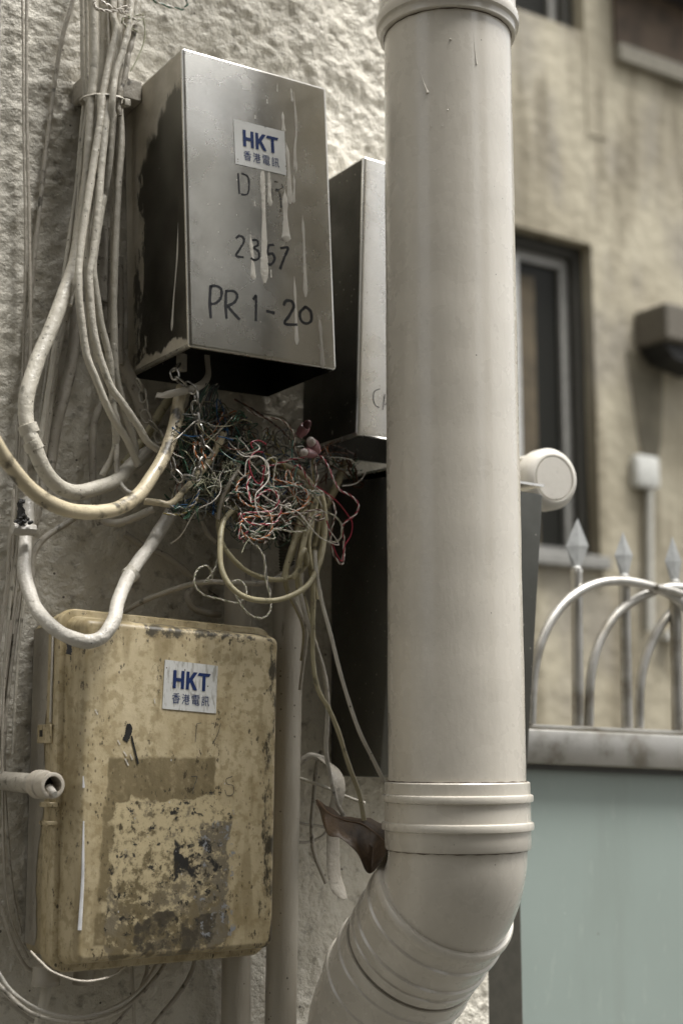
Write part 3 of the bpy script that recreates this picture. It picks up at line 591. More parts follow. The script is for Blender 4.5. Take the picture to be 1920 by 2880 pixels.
# --- second steel box behind the pipe
O2 = .128; Q2 = [(1023, 436), (1340, 528), (1338, 1270), (1004, 1224)]
c2 = at(1170, 1260, O2); s2b = thing('junction_box', 'second steel box half hidden behind the drain pipe, with a scrawled C', 'junction box', (c2.x, -.06, c2.z))
quad_box(Q2, O2, .004, [m_steel2, m_steel_shade], 'body', s2b, .0085, 1, True, None, 4, 1)  # left side and underside take the darkened steel as painted shade
for pts in ([(535, 1632), (498, 1650), (492, 1700), (505, 1740), (530, 1755)], [(568, 1665), (560, 1720), (552, 1772)], [(585, 1712), (568, 1740)]): stroke('marker_stroke', 11, pts, 6, O2, m_ink, s2b)
# --- third, dark box below
Q3 = [(1120, 1392), (1527, 1388), (1482, 2060), (1120, 2190)]; O3 = (.155, .155, .118, .118)
c3 = at(1300, 2100, .1); s3b = thing('junction_box', 'dark shaded steel box under the second box, behind the drain pipe', 'junction box', (c3.x, -.06, c3.z))
x3a = at(925, 1500, 0).x; t3 = at(1527, 1390, .155); b3 = at(1480, 2070, .105); zb3 = at(1000, 2185, .06).z
fr3 = [Vector((x3a, -.155, t3.z+.004)), Vector((t3.x, -.155, t3.z)), Vector((b3.x, -.105, zb3)), Vector((x3a, -.105, zb3))]
bk3 = [Vector((p.x, -.004, p.z+(.010 if i < 2 else 0))) for i, p in enumerate(fr3)]
MB().add(fr3+bk3, [(0, 1, 2, 3), (4, 7, 6, 5), (0, 4, 5, 1), (1, 5, 6, 2), (0, 3, 7, 4), (3, 2, 6, 7)]).bevel(.003, 2).build('body', m_slab, s3b)
lid = [fr3[0]+Vector((.002, -.004, .008)), fr3[1]+Vector((-.002, -.004, .008)), bk3[1]+Vector((-.002, .0, .004)), bk3[0]+Vector((.002, 0, .004))]
MB().prism(lid, (0, 0, .003)).build('lid', m_steel2, s3b, False)
# --- yellow plastic box
O4 = .128; TL, TR, BR, BL = (238, 1738), (786, 1792), (769, 2664), (214, 2712)
F4 = [at(*p, O4) for p in (TL, TR, BR, BL)]; W4 = (F4[1]-F4[0]).length; H4 = (F4[3]-F4[0]).length
c4 = at(490, 2690, .06); yb = thing('junction_box', 'grimy yellow plastic box with glue residue on its lid', 'junction box', (c4.x, -.06, c4.z))
def f4(s, t, y): q = (F4[0]*(1-s)+F4[1]*s)*(1-t)+(F4[3]*(1-s)+F4[2]*s)*t; return Vector((q.x, -y, q.z))
def rrect(e, r, n=6):
    pts = []; w_, h_ = W4, H4
    for (cx, cy, a) in ((-e+r, -e+r, 180), (w_+e-r, -e+r, 270), (w_+e-r, h_+e-r, 0), (-e+r, h_+e-r, 90)):
        for i in range(n+1): t = R(a+90*i/n); pts.append(((cx+r*math.cos(t))/w_, (cy+r*math.sin(t))/h_))
    return pts
def loft(levels, cap0=True, cap1=True, r=.0085):
    m = MB(); rings = [[f4(s, t, y) for s, t in rrect(e_, max(.002, r+e_*.8))] for e_, y in levels]; n = len(rings[0])
    m.add([p for q in rings for p in q], [(i*n+j, i*n+(j+1) % n, (i+1)*n+(j+1) % n, (i+1)*n+j) for i in range(len(rings)-1) for j in range(n)])
    if cap0: m.f.append(tuple(range(n))); m.m.append(0)
    if cap1: m.f.append(tuple(range((len(rings)-1)*n, len(rings)*n))); m.m.append(0)
    return m
def uv4(p):
    q = p-F4[0]; a = (F4[1]-F4[0]); b = (F4[3]-F4[0]); return (q.dot(a)/a.dot(a), q.dot(b)/b.dot(b))
lid4 = loft([(-.006, O4), (-.003, O4-.0008), (-.0005, O4-.004), (.001, O4-.009), (.004, O4-.030), (.0052, O4-.034)], True, False)
lid4.build('lid', m_yelf, yb, uvf=uv4)
loft([(.0045, O4-.0335), (.011, O4-.0345), (.0125, O4-.037), (.0125, O4-.048), (.0115, O4-.050), (.006, O4-.0505)], False, False).build('lid_rim', m_yel, yb)
loft([(.004, O4-.049), (.0095, O4-.051), (.0105, O4-.054), (.0105, O4-.066), (.006, O4-.067), (.004, O4-.072), (.004, .006)], False, True).build('base', [m_yel], yb)
m_over = paint('beige overpaint', (.40, .365, .30), .5, .1, .3)
# beige overpaint on the base side next to the wall (a skin of paint)
ov = MB(); n_ = 40; e_ = .0046/W4
for i in range(n_+1):
    t = .0+i/n_*.97; wv = .052-.026*t+.006*random.random()+.005*math.sin(i*.37)
    ov.v += [tuple(f4(-e_, t+.01, .005)), tuple(f4(-e_, t+.01, max(.012, wv)))]
for i in range(n_): ov.f.append((2*i, 2*i+1, 2*i+3, 2*i+2)); ov.m.append(0)
ov.build('overpaint', m_over, yb)
label([(285, 230), (1255, 345), (1220, 1220), (235, 1130)], 13, O4, m_stk2, yb)
# latch on the left edge, hinge lug
la = at(*px(9, 330, 1690), .075); e5 = -.0135/W4
def slab(t0, t1, y0, y1, e0, e1, nm, mat, par): 
    q = [f4(-e0/W4, t0, y0), f4(-e0/W4, t1, y0), f4(-e0/W4, t1, y1), f4(-e0/W4, t0, y1)]; d_ = f4(-e1/W4, t0, y0)-q[0]
    return MB().prism(q, d_).bevel(.0008, 1).build(nm, mat, par)
lt = slab(.315, .372, .050, .086, .0125, .0155, 'latch', m_yel, yb)
slab(.332, .352, .057, .065, .01551, .0157, 'latch_slot', m_black, lt)
slab(.02, .31, .079, .083, .0126, .0145, 'hinge_strip', m_white, yb)
slab(.545, .56, .078, .098, .010, .022, 'hinge_lug', m_yel, yb); slab(.60, .612, .078, .098, .010, .022, 'hinge_lug', m_yel, yb)
# marks on its lid: white drips, black smear, faded numbers
for pts, w_ in (([(430, 290), (428, 420), (425, 600), (410, 850)], 22), ([(428, 60), (430, 120)], 14)):
    base = P(6, pts, O4+.0002); r = w_/ZM[6][2]*depth(base[0])/F/2; MB().tube(crom(base, 8), lambda t, r=r: r*(.35+.65*t), 8, flat=.25, N0=Vector((0, -1, 0))).build('paint_drip', plain('white paint drip', (.58, .58, .58), .4), yb)
for pts in ([(655, 1215), (675, 1250)], [(810, 1425), (828, 1455)], [(850, 1500), (872, 1535)], [(860, 1550), (885, 1600)], [(895, 1520), (912, 1560)], [(1062, 1140), (1068, 1172)]):
    stroke('paint_fleck', 5, pts, 8, O4, m_white, yb, .0007, False)
stroke('smear', 5, [(870, 1330), (890, 1340), (880, 1390), (860, 1430)], 46, O4, m_black, yb); stroke('smear', 5, [(905, 1395), (925, 1480), (952, 1590)], 14, O4, m_black, yb, .0008)
stroke('smear', 5, [(468, 760), (472, 800), (465, 835)], 40, O4-.006, m_black, yb, .003)
for pts in ([(1355, 1310), (1350, 1380), (1345, 1440)], [(1355, 1312), (1385, 1306)], [(1455, 1308), (1475, 1310)], [(1520, 1310), (1500, 1380), (1468, 1445)]): stroke('marker_stroke', 5, pts, 5, O4, m_inkf, yb)
for pts in ([(980, 62), (1010, 64), (995, 110), (985, 150)], [(1190, 62), (1160, 75), (1165, 100), (1195, 110), (1195, 150), (1165, 160), (1152, 130)]): stroke('marker_stroke', 6, pts, 4, O4, m_inkf, yb)
# glands below the yellow box
for (u, v, w_, v2, nm) in ((132, 2715, 80, 2772, 'a'), (238, 2722, 62, 2770, 'b')):
    p, q = at(u, v, .05), at(u-3, v2, .05); r = mpx(w_, p)/2; pth = [p+(q-p)*t for t in (0, .05, .7, .75, .8, .97, 1)]
    MB().lathe(pth, [r*.8, r*.95, r*.95, r, r*1.0, r, r*.8], 16).build('cable_gland', m_grey, yb)
# ------------------------------------------------------------------ conduits and cables
def cable(name, label_, k, pts, off, w_, mat, cat='cable', n=7, sides=12, amp=.05, group=None, wmode=None, parent=None, ff=7):
    pp = P(k, pts, off); path = crom(pp, n); m_ = pp[len(pp)//2]; r = w_/ZM[k][2]*depth(m_)/F/2; q1, q2, q3 = [random.uniform(0, 6.3) for _ in range(3)]; jj = min(.0008, r*.15)
    path = [p+Vector((jj*math.sin(i*.21+q1)+jj*.4*math.sin(i*.47+q2), 0, jj*.7*math.sin(i*.25+q3))) for i, p in enumerate(path)]
    o = MB().tube(path, wob(r, amp, f=ff), sides).build(name, mat, parent)
    if label_: tag(o, label_, cat, group)
    return o
# straight conduits
def conduit(label_, u0, v0, u1, v1, w_, off, mat=m_grey, hollow=True):
    p, q = at(u0, v0, off), at(u1, v1, off); r = mpx(w_, p)/2; t = thing('conduit', label_, 'conduit', q)
    n_ = 24; path = [p+(q-p)*(i/n_) for i in range(n_+1)]
    MB().tube(path, wob(r, .012, f=3), 32, caps=False).build('tube', mat, t)
    if hollow:
        d_ = (p-q).normalized(); MB().lathe([p, p+d_*.0005, p+d_*.0005, p-d_*.05], [r, r*.99, r*.84, r*.82], 32, caps=False).build('rim', mat, t); MB().tube([p-d_*.04, p-d_*.041], r*.9, 24).build('inside', m_black, t)
    return t
conduit('grey painted conduit with dark open top behind the yellow box', 669, 1549, 660, 3900, 78, .045)
conduit('grey painted conduit right of the yellow box, fed by ribbed hose', 812, 1612, 770, 3900, 84, .062)
# ribbed hose
hp = crom(P(4, [(960, 1030), (915, 1110), (890, 1220), (885, 1330), (890, 1440)], .064), 26); rh = mpx(43, hp[0])/2
hs_ = MB().tube(hp, lambda t: rh*(1+.09*math.cos(t*2*math.pi*26)), 16).build('ribbed_hose', plain('dusty grey ribbed hose', (.11, .10, .08), .6)); tag(hs_, 'dark grey ribbed hose entering the conduit under the wire tangle', 'hose')
cable('conduit', 'straight beige conduit descending the wall behind the bundle, left', 3, [(530, 380), (505, 700), (445, 1000), (385, 1250), (340, 1500), (270, 1700), (210, 1930)], .022, 88, m_cable2, 'conduit', amp=.02)
cd1 = conduit('short beige conduit stub beside the upper steel box, open end down', 285, 640, 283, 850, 38, .03, m_cable2, False)
cable('conduit', 'dark beige conduit slanting behind the chain below steel box', 3, [(690, 350), (730, 480), (800, 680), (900, 900), (1000, 1150), (1060, 1300)], .022, 92, m_cable2, 'conduit', amp=.02)
cable('thick_conduit', 'thick beige U-bend conduit with two band clips, left of centre', 3, [(665, -2600), (665, -1715), (660, -1100), (630, -700), (590, -330), (550, -50), (505, 170), (430, 350), (330, 600), (245, 800), (195, 1000), (188, 1200), (225, 1330), (290, 1500), (400, 1625), (530, 1680), (680, 1645), (800, 1590), (900, 1500), (1000, 1420), (1090, 1320)], [.05, .06, .07, .09, .11, .12, .10, .07, .04], 108, m_cable, 'conduit', amp=.03)
for i, (k, x, y, x2, y2, w_, o) in enumerate(((3, 196, 1205, 222, 1275, 138, .112), (3, 215, 1325, 245, 1395, 132, .115))):
    pass
def clip(label_, k, a, b, off, w_, mat=m_cable):
    p, q = P(k, [a, b], off); r = w_/ZM[k][2]*depth(p)/F/2; d_ = (q-p); pth = [p+d_*t for t in (0, .02, .5, .98, 1)]
    o = MB().lathe(pth, [r*.9, r, r*1.01, r, r*.9], 24).build('band_clip', mat); return tag(o, label_, 'clip')
clip('upper beige band clip on the thick U-bend conduit', 3, (188, 1210), (212, 1275), .115, 136)
clip('lower beige band clip on the thick U-bend conduit', 3, (216, 1325), (248, 1388), .117, 128)
cable('cable', 'thick old cream cable swinging across the front with black mould', 3, [(-160, 1130), (-60, 1280), (40, 1450), (180, 1630), (380, 1762), (580, 1818), (780, 1795), (940, 1705), (1050, 1580), (1140, 1400), (1205, 1200), (1245, 1030), (1256, 962)], [.24, .22, .2, .17, .14, .11, .09], 100, m_cream, amp=.025, n=9, sides=18)
zt_ = MB().tube(crom(P(10, [(300, 640), (420, 640), (560, 610), (700, 580), (830, 545), (950, 470), (1010, 360), (1000, 200), (990, 90)], [.10, .11, .117, .117, .10, .09, .09]), 8), .0042, 8, flat=.25, N0=Vector((.3, -1, .2))).build('cable_tie', m_grey); tag(zt_, 'broad grey cable tie wrapped round the cream cable end', 'cable tie')
cable('white_conduit', 'white painted U-bend conduit hanging in front of the yellow box', 9, [(215, 20), (200, 160), (188, 270), (185, 430), (195, 600), (240, 760), (320, 890), (440, 985), (570, 1040), (670, 1055), (770, 1010), (840, 900), (870, 760), (930, 600), (1040, 440), (1130, 320), (1260, 100), (1330, -80)], [.03, .05, .09, .14, .175, .175, .14, .09, .06], 106, m_white, 'conduit', amp=.04, n=8, sides=18)
clip('beige band clip on the rising arm of the white U-bend', 5, (880, 300), (925, 262), .128, 118)
ctie = MB().tube(crom(P(9, [(95, 225), (150, 235), (215, 235), (258, 240)], .075), 5), .006, 8).build('clamp', m_white); tag(ctie, 'white clamp holding the white conduit top beside black soot', 'clamp')
sm = MB()
for i in range(14):
    a = at(*px(9, 150+random.gauss(30, 20), 170+random.gauss(0, 22)), .07+random.random()*.015); b = a+Vector((random.gauss(0, .004), -random.random()*.003, random.gauss(0, .003))); sm.tube([a, a.lerp(b, .3), a.lerp(b, .7), b], lambda t: .0026*(1-1.5*(t-.5)**2)*random.uniform(.6, 1.1), 6)
for i in range(16):
    a = at(*px(9, 150+random.gauss(0, 8), 20+random.random()*150), .05); b = a+Vector((random.gauss(0, .003), 0, random.gauss(0, .006))); sm.tube([a, b], .0022, 5)
tag(sm.build('soot_clump', m_black), 'black burnt tape clump on the clamp at the far left', 'debris')
# bundle from above
BND = [
 ('thin beige wire hanging straight down at the far left', 1, [(187, -300), (187, 0), (187, 600), (195, 1200), (205, 1764), (212, 2150), (212, 2500), (190, 2700), (180, 3100), (172, 3500), (165, 3700)], .03, 20, m_thin),
 ('thin beige cable slanting down left across the bare plaster', 1, [(560, -300), (505, 0), (440, 220), (380, 540), (320, 1050), (270, 1500), (240, 1764), (200, 2200), (170, 2560), (130, 2960), (112, 3300), (90, 3680), (60, 4400), (20, 4900), (-30, 5400)], .016, 26, m_cable2),
 ('white wire at the extreme left edge beside the plaster', 1, [(5, -300), (3, 0), (0, 400), (-4, 800), (-10, 1200)], .02, 16, m_white),
 ('outer left thin cable of the bundle, bowing out below the tie', 1, [(560, -300), (565, 0), (570, 200), (575, 500), (590, 690), (560, 950), (530, 1300), (490, 1600), (470, 1764), (430, 2000), (370, 2450), (300, 2900), (280, 3050)], .05, 30, m_cable),
 ('bluish grey thin cable at the back of the bundle', 1, [(620, -300), (625, 0), (640, 300), (615, 600), (600, 720), (570, 1000), (540, 1400), (500, 1700), (420, 2050), (380, 2400), (340, 2720), (300, 3060)], .04, 26, m_grey),
 ('wide flat-lit cable at the centre of the bundle top', 1, [(715, -300), (715, 0), (722, 300), (715, 480), (690, 690), (670, 900), (640, 1200), (620, 1500), (600, 1764)], .062, 56, m_cable),
 ('bundle cable curling lowest towards the cream cable, split open', 1, [(800, -300), (790, 0), (785, 120), (800, 220), (750, 430), (720, 640), (700, 800), (650, 1100), (600, 1400), (555, 1764), (545, 1960), (560, 2180), (590, 2430), (660, 2600), (720, 2745), (790, 2895), (880, 3045), (955, 3205)], [.075, .08, .09, .1, .1, .08], 44, m_cable),
 ('bundle cable swinging right to the cream cable, dark slit near end', 1, [(835, -300), (830, 0), (825, 150), (790, 430), (760, 640), (740, 800), (700, 1150), (680, 1400), (640, 1764), (622, 1940), (640, 2220), (690, 2470), (760, 2660), (850, 2780), (960, 2940), (1020, 3050), (1105, 3112)], [.07, .08, .095, .1, .1, .09], 44, m_cable),
 ('bundle cable passing behind the tie then dropping vertically', 1, [(885, -300), (880, 0), (870, 300), (840, 500), (800, 700), (780, 850), (740, 1200), (690, 1500), (650, 1800), (660, 1980), (690, 2200), (740, 2400), (770, 2580), (785, 2830), (800, 3030), (770, 3150), (710, 3280)], [.06, .06, .08, .08, .06], 42, m_cable),
 ('rightmost bundle cable nearest the steel box', 1, [(980, -200), (960, 0), (930, 120), (890, 250), (850, 500), (828, 640), (830, 800), (835, 1000), (812, 1300), (798, 1764), (790, 1950), (785, 2200), (790, 2520), (830, 2700), (870, 2850), (910, 2990), (935, 3140)], [.05, .06, .07, .07, .06], 42, m_cable),
 ('narrow cable between two bundle cables, ending below the U-bend', 3, [(585, 300), (592, 480), (640, 700), (700, 900), (760, 1050), (808, 1180), (808, 1350), (808, 1550), (850, 1650), (920, 1700)], [.06, .07, .07, .09], 32, m_cable2),
 ('grey cable on the wall behind the bundle loop', 3, [(720, 1020), (690, 1080), (655, 1200), (642, 1400), (640, 1600), (660, 1780), (700, 1900)], .02, 42, m_cable2),
 ('dark cable squeezed between bundle and steel box side', 3, [(825, 60), (832, 300), (838, 500), (828, 700), (830, 800)], .03, 40, m_cable2),
 ('beige cable low under the cream cable, stubby end', 3, [(690, 1850), (760, 1885), (850, 1880), (950, 1845), (1060, 1790)], [.05, .08], 44, m_cable2),
 ('grey cable curving out of the wall above the white U-bend', 9, [(640, 90), (520, 170), (400, 240), (310, 310), (260, 400), (235, 520), (225, 650)], [.015, .02, .02], 40, m_cable2),
 ('faint cable slanting on the dark wall behind the loops', 5, [(860, 0), (980, 80), (1130, 150), (1250, 240), (1350, 320), (1420, 390), (1500, 460)], .012, 36, m_cable2),
 ('dark painted cable sagging behind the grey conduit', 5, [(1330, 380), (1290, 430), (1330, 510), (1420, 545), (1520, 560)], .02, 40, m_cable2),
 ('filler cable left of the wide central one, painted over', 1, [(660, -300), (655, 0), (650, 300), (640, 550), (632, 700), (625, 900), (600, 1150), (575, 1450), (545, 1764), (520, 1900), (470, 2100)], .075, 50, m_cable),
 ('filler cable right of the wide central one, painted over', 1, [(765, -300), (765, 0), (770, 200), (760, 450), (735, 690), (725, 850), (700, 1100), (660, 1400), (650, 1764), (640, 1960)], .06, 42, m_cable2),
 ('cable crossing the bundle front from right to left', 1, [(910, -200), (905, 0), (890, 150), (850, 350), (800, 520), (775, 690), (765, 850), (755, 1100), (725, 1350), (660, 1600), (590, 1800), (520, 2000), (450, 2220), (390, 2500), (340, 2850), (300, 3150)], [.08, .09, .095, .08, .045, .03, .025], 36, m_cable),
 ('slim cable in the shadow behind the bundle', 1, [(840, -200), (850, 100), (830, 500), (815, 700), (800, 1000), (790, 1400), (770, 1764), (760, 2000), (765, 2300)], .03, 36, m_cable2),
 ('slim cable seen between the bundle cables below the tie', 1, [(690, 660), (680, 900), (650, 1200), (625, 1450), (600, 1650), (595, 1900), (620, 2250), (680, 2500)], .085, 30, m_cable),
 ('thin cable along the left rim of the bundle top', 1, [(590, -200), (598, 100), (600, 400), (605, 690), (575, 1000), (545, 1350), (505, 1700), (450, 2050)], .06, 24, m_cable),
 ('cable edging the bundle right, curving to the stub', 1, [(940, -200), (930, 50), (905, 200), (870, 380), (835, 560), (812, 700), (808, 900), (800, 1200), (780, 1500), (775, 1800)], .055, 34, m_cable),
]
for lb, k, pts, off, w_, mt in BND: cable('cable', lb, k, pts, off, w_*1.22, mt, amp=.06)
# flaky stub on the bundle
cable('cable_stub', 'flaky paint-crusted cable stub above the bundle tie', 1, [(935, 180), (905, 300), (880, 400), (862, 540), (830, 650), (815, 720), (822, 795)], .085, 38, m_cable2, amp=.18)
# tie round the bundle
ct = at(*px(1, 715, 692), .07); tr_ = mpx(62, ct); tie = thing('cable_tie', 'beige cable tie round the vertical cable bundle at upper left', 'cable tie', ct)
lp = [ct+rt*(math.cos(a)*tr_)+f0*(math.sin(a)*tr_*.75)+zz*(-.001) for a in [2*math.pi*i/40 for i in range(40)]]
MB().tube(lp, .0028, 8, True, .35, N0=None).build('strap', m_cable, tie)
hd = ct+rt*(tr_*1.05)-f0*.004+zz*-.005; MB().box(tuple(hd-Vector((.003, .004, .004))), tuple(hd+Vector((.004, .003, .004)))).bevel(.001).build('tie_head', m_cable, tie)
# wall bracket behind the bundle
ba, bb = at(*px(1, 490, 735), .002), at(*px(1, 585, 610), .002)
bk = MB().box((ba.x, -.055, ba.z), (at(*px(1, 870, 700), .01).x, -.004, bb.z)).bevel(.002, 1).build('cable_bracket', m_cable2); tag(bk, 'beige wall bracket behind the tied cable bundle', 'bracket')
# old PVC stub at the left edge
pt, qt = at(*px(9, 40, 2090), .05), at(*px(9, 215, 2120), .085); st_ = thing('pipe_stub', 'stained white pipe stub with hollow end beside yellow box', 'pipe', qt)
dd = (at(*px(9, 410, 2125), .135)-at(*px(9, 200, 2105), .075)).normalized(); bq = at(*px(9, 285, 2105), .10); rs = mpx(72, bq)/2
MB().tube([bq-dd*.12, bq], rs*.78, 20).build('tube', m_cable2, st_)
MB().lathe([bq-dd*.002, bq, bq+dd*.012, bq+dd*.013, bq+dd*.03, bq+dd*.0305, bq+dd*.0305, bq+dd*.012], [rs*.95, rs*1.12, rs*1.12, rs, rs, rs*.95, rs*.72, rs*.70], 24, caps=False).build('fitting', paint('stained white fitting', (.52, .47, .39), .45, .12, .7, (.22, .16, .08), 40, 120, .001, .55, .7), st_)
MB().tube([bq+dd*.012, bq+dd*.0125], rs*.72, 18).build('inside', m_black, st_)
pl_ = bq+dd*.022-zz*rs*.3; MB().tube([pl_, pl_+dd*.006-zz*.002, pl_+dd*.013-zz*.004], lambda t: rs*.38*(1.1-.5*t), 10).build('plug', m_white, st_)
# lower left wires and coil
LOW = [
 ('thin wire bowing along the far left edge past the yellow box', 9, [(80, 900), (50, 1150), (30, 1400), (20, 1750), (22, 2050), (28, 2500), (45, 2900), (100, 3150), (210, 3380)], .03, 20, m_thin),
 ('pale thin wire drifting off the far left edge', 9, [(100, -60), (95, 120), (70, 400), (55, 650), (20, 880), (-30, 1250)], .035, 26, m_thin),
 ('paired thin cable beside the white U-bend, left', 9, [(190, -50), (150, 150), (125, 330), (90, 640), (60, 950), (10, 1500), (-30, 2000)], .02, 24, m_cable),
 ('thin cable hugging the wall left of the yellow box', 9, [(140, 360), (130, 580), (100, 850), (70, 1130), (40, 1400)], .02, 22, m_thin),
 ('outer wire of the coil at the bottom left', 6, [(-60, 560), (0, 720), (60, 900), (130, 1030), (180, 1060)], .03, 20, m_thin),
 ('pale looped wire, upper turn of the bottom coil', 6, [(-60, 940), (0, 1075), (90, 1190), (250, 1275), (430, 1295), (600, 1240), (720, 1150), (800, 1030), (830, 960)], [.05, .08, .05, .03], 20, m_white),
 ('beige looped wire, lower turn of the bottom coil', 6, [(-80, 1050), (0, 1130), (130, 1255), (280, 1312), (450, 1320), (620, 1260), (740, 1160), (840, 1030), (850, 950)], [.05, .09, .05, .025], 22, m_cable2),
 ('deep looped wire leaving the frame at the bottom', 6, [(-60, 1120), (60, 1230), (200, 1330), (400, 1375), (560, 1350), (680, 1220), (750, 1080), (760, 980)], .025, 20, m_cable2),
 ('wire dipping just under the yellow box lid', 6, [(160, 960), (210, 1010), (280, 1068), (420, 1112), (560, 1090), (640, 1035)], [.10, .135, .135, .09], 12, m_thin),
 ('single vertical wire below the yellow box', 6, [(676, 980), (680, 1100), (686, 1250), (690, 1400)], .03, 18, m_thin),
 ('dark wire curving away below the yellow box, right', 6, [(1010, 960), (985, 1060), (920, 1170), (830, 1280), (760, 1370)], .03, 24, m_cable2),
 ('beige cable leaving the gland at the bottom left', 6, [(238, 1110), (230, 1200), (205, 1340), (190, 1420)], .05, 58, m_cable),
 ('thin wire close beside the far left wire, slightly slack', 1, [(150, -200), (160, 300), (165, 900), (175, 1500), (170, 2100), (150, 2800), (120, 3400), (80, 4000), (40, 4700)], .02, 16, m_thin),
 ('slack thin wire behind the thick U-bend conduit', 1, [(470, 1700), (400, 2100), (330, 2500), (280, 2900), (260, 3300), (220, 3700), (170, 4100), (120, 4600), (90, 5200)], .03, 22, m_cable),
 ('slack thin wire second behind the thick U-bend conduit', 1, [(500, 1700), (440, 2100), (370, 2500), (310, 2950), (285, 3350), (200, 3750), (140, 4150), (70, 4700), (20, 5200)], .025, 22, m_cable2),
 ('wire running down the left side of the yellow box', 9, [(100, 1000), (70, 1300), (45, 1700), (42, 2100), (60, 2500), (100, 2900), (160, 3200)], .02, 18, m_cable2),
]
for lb, k, pts, off, w_, mt in LOW: cable('cable', lb, k, pts, off, w_, mt, amp=.05, sides=10)
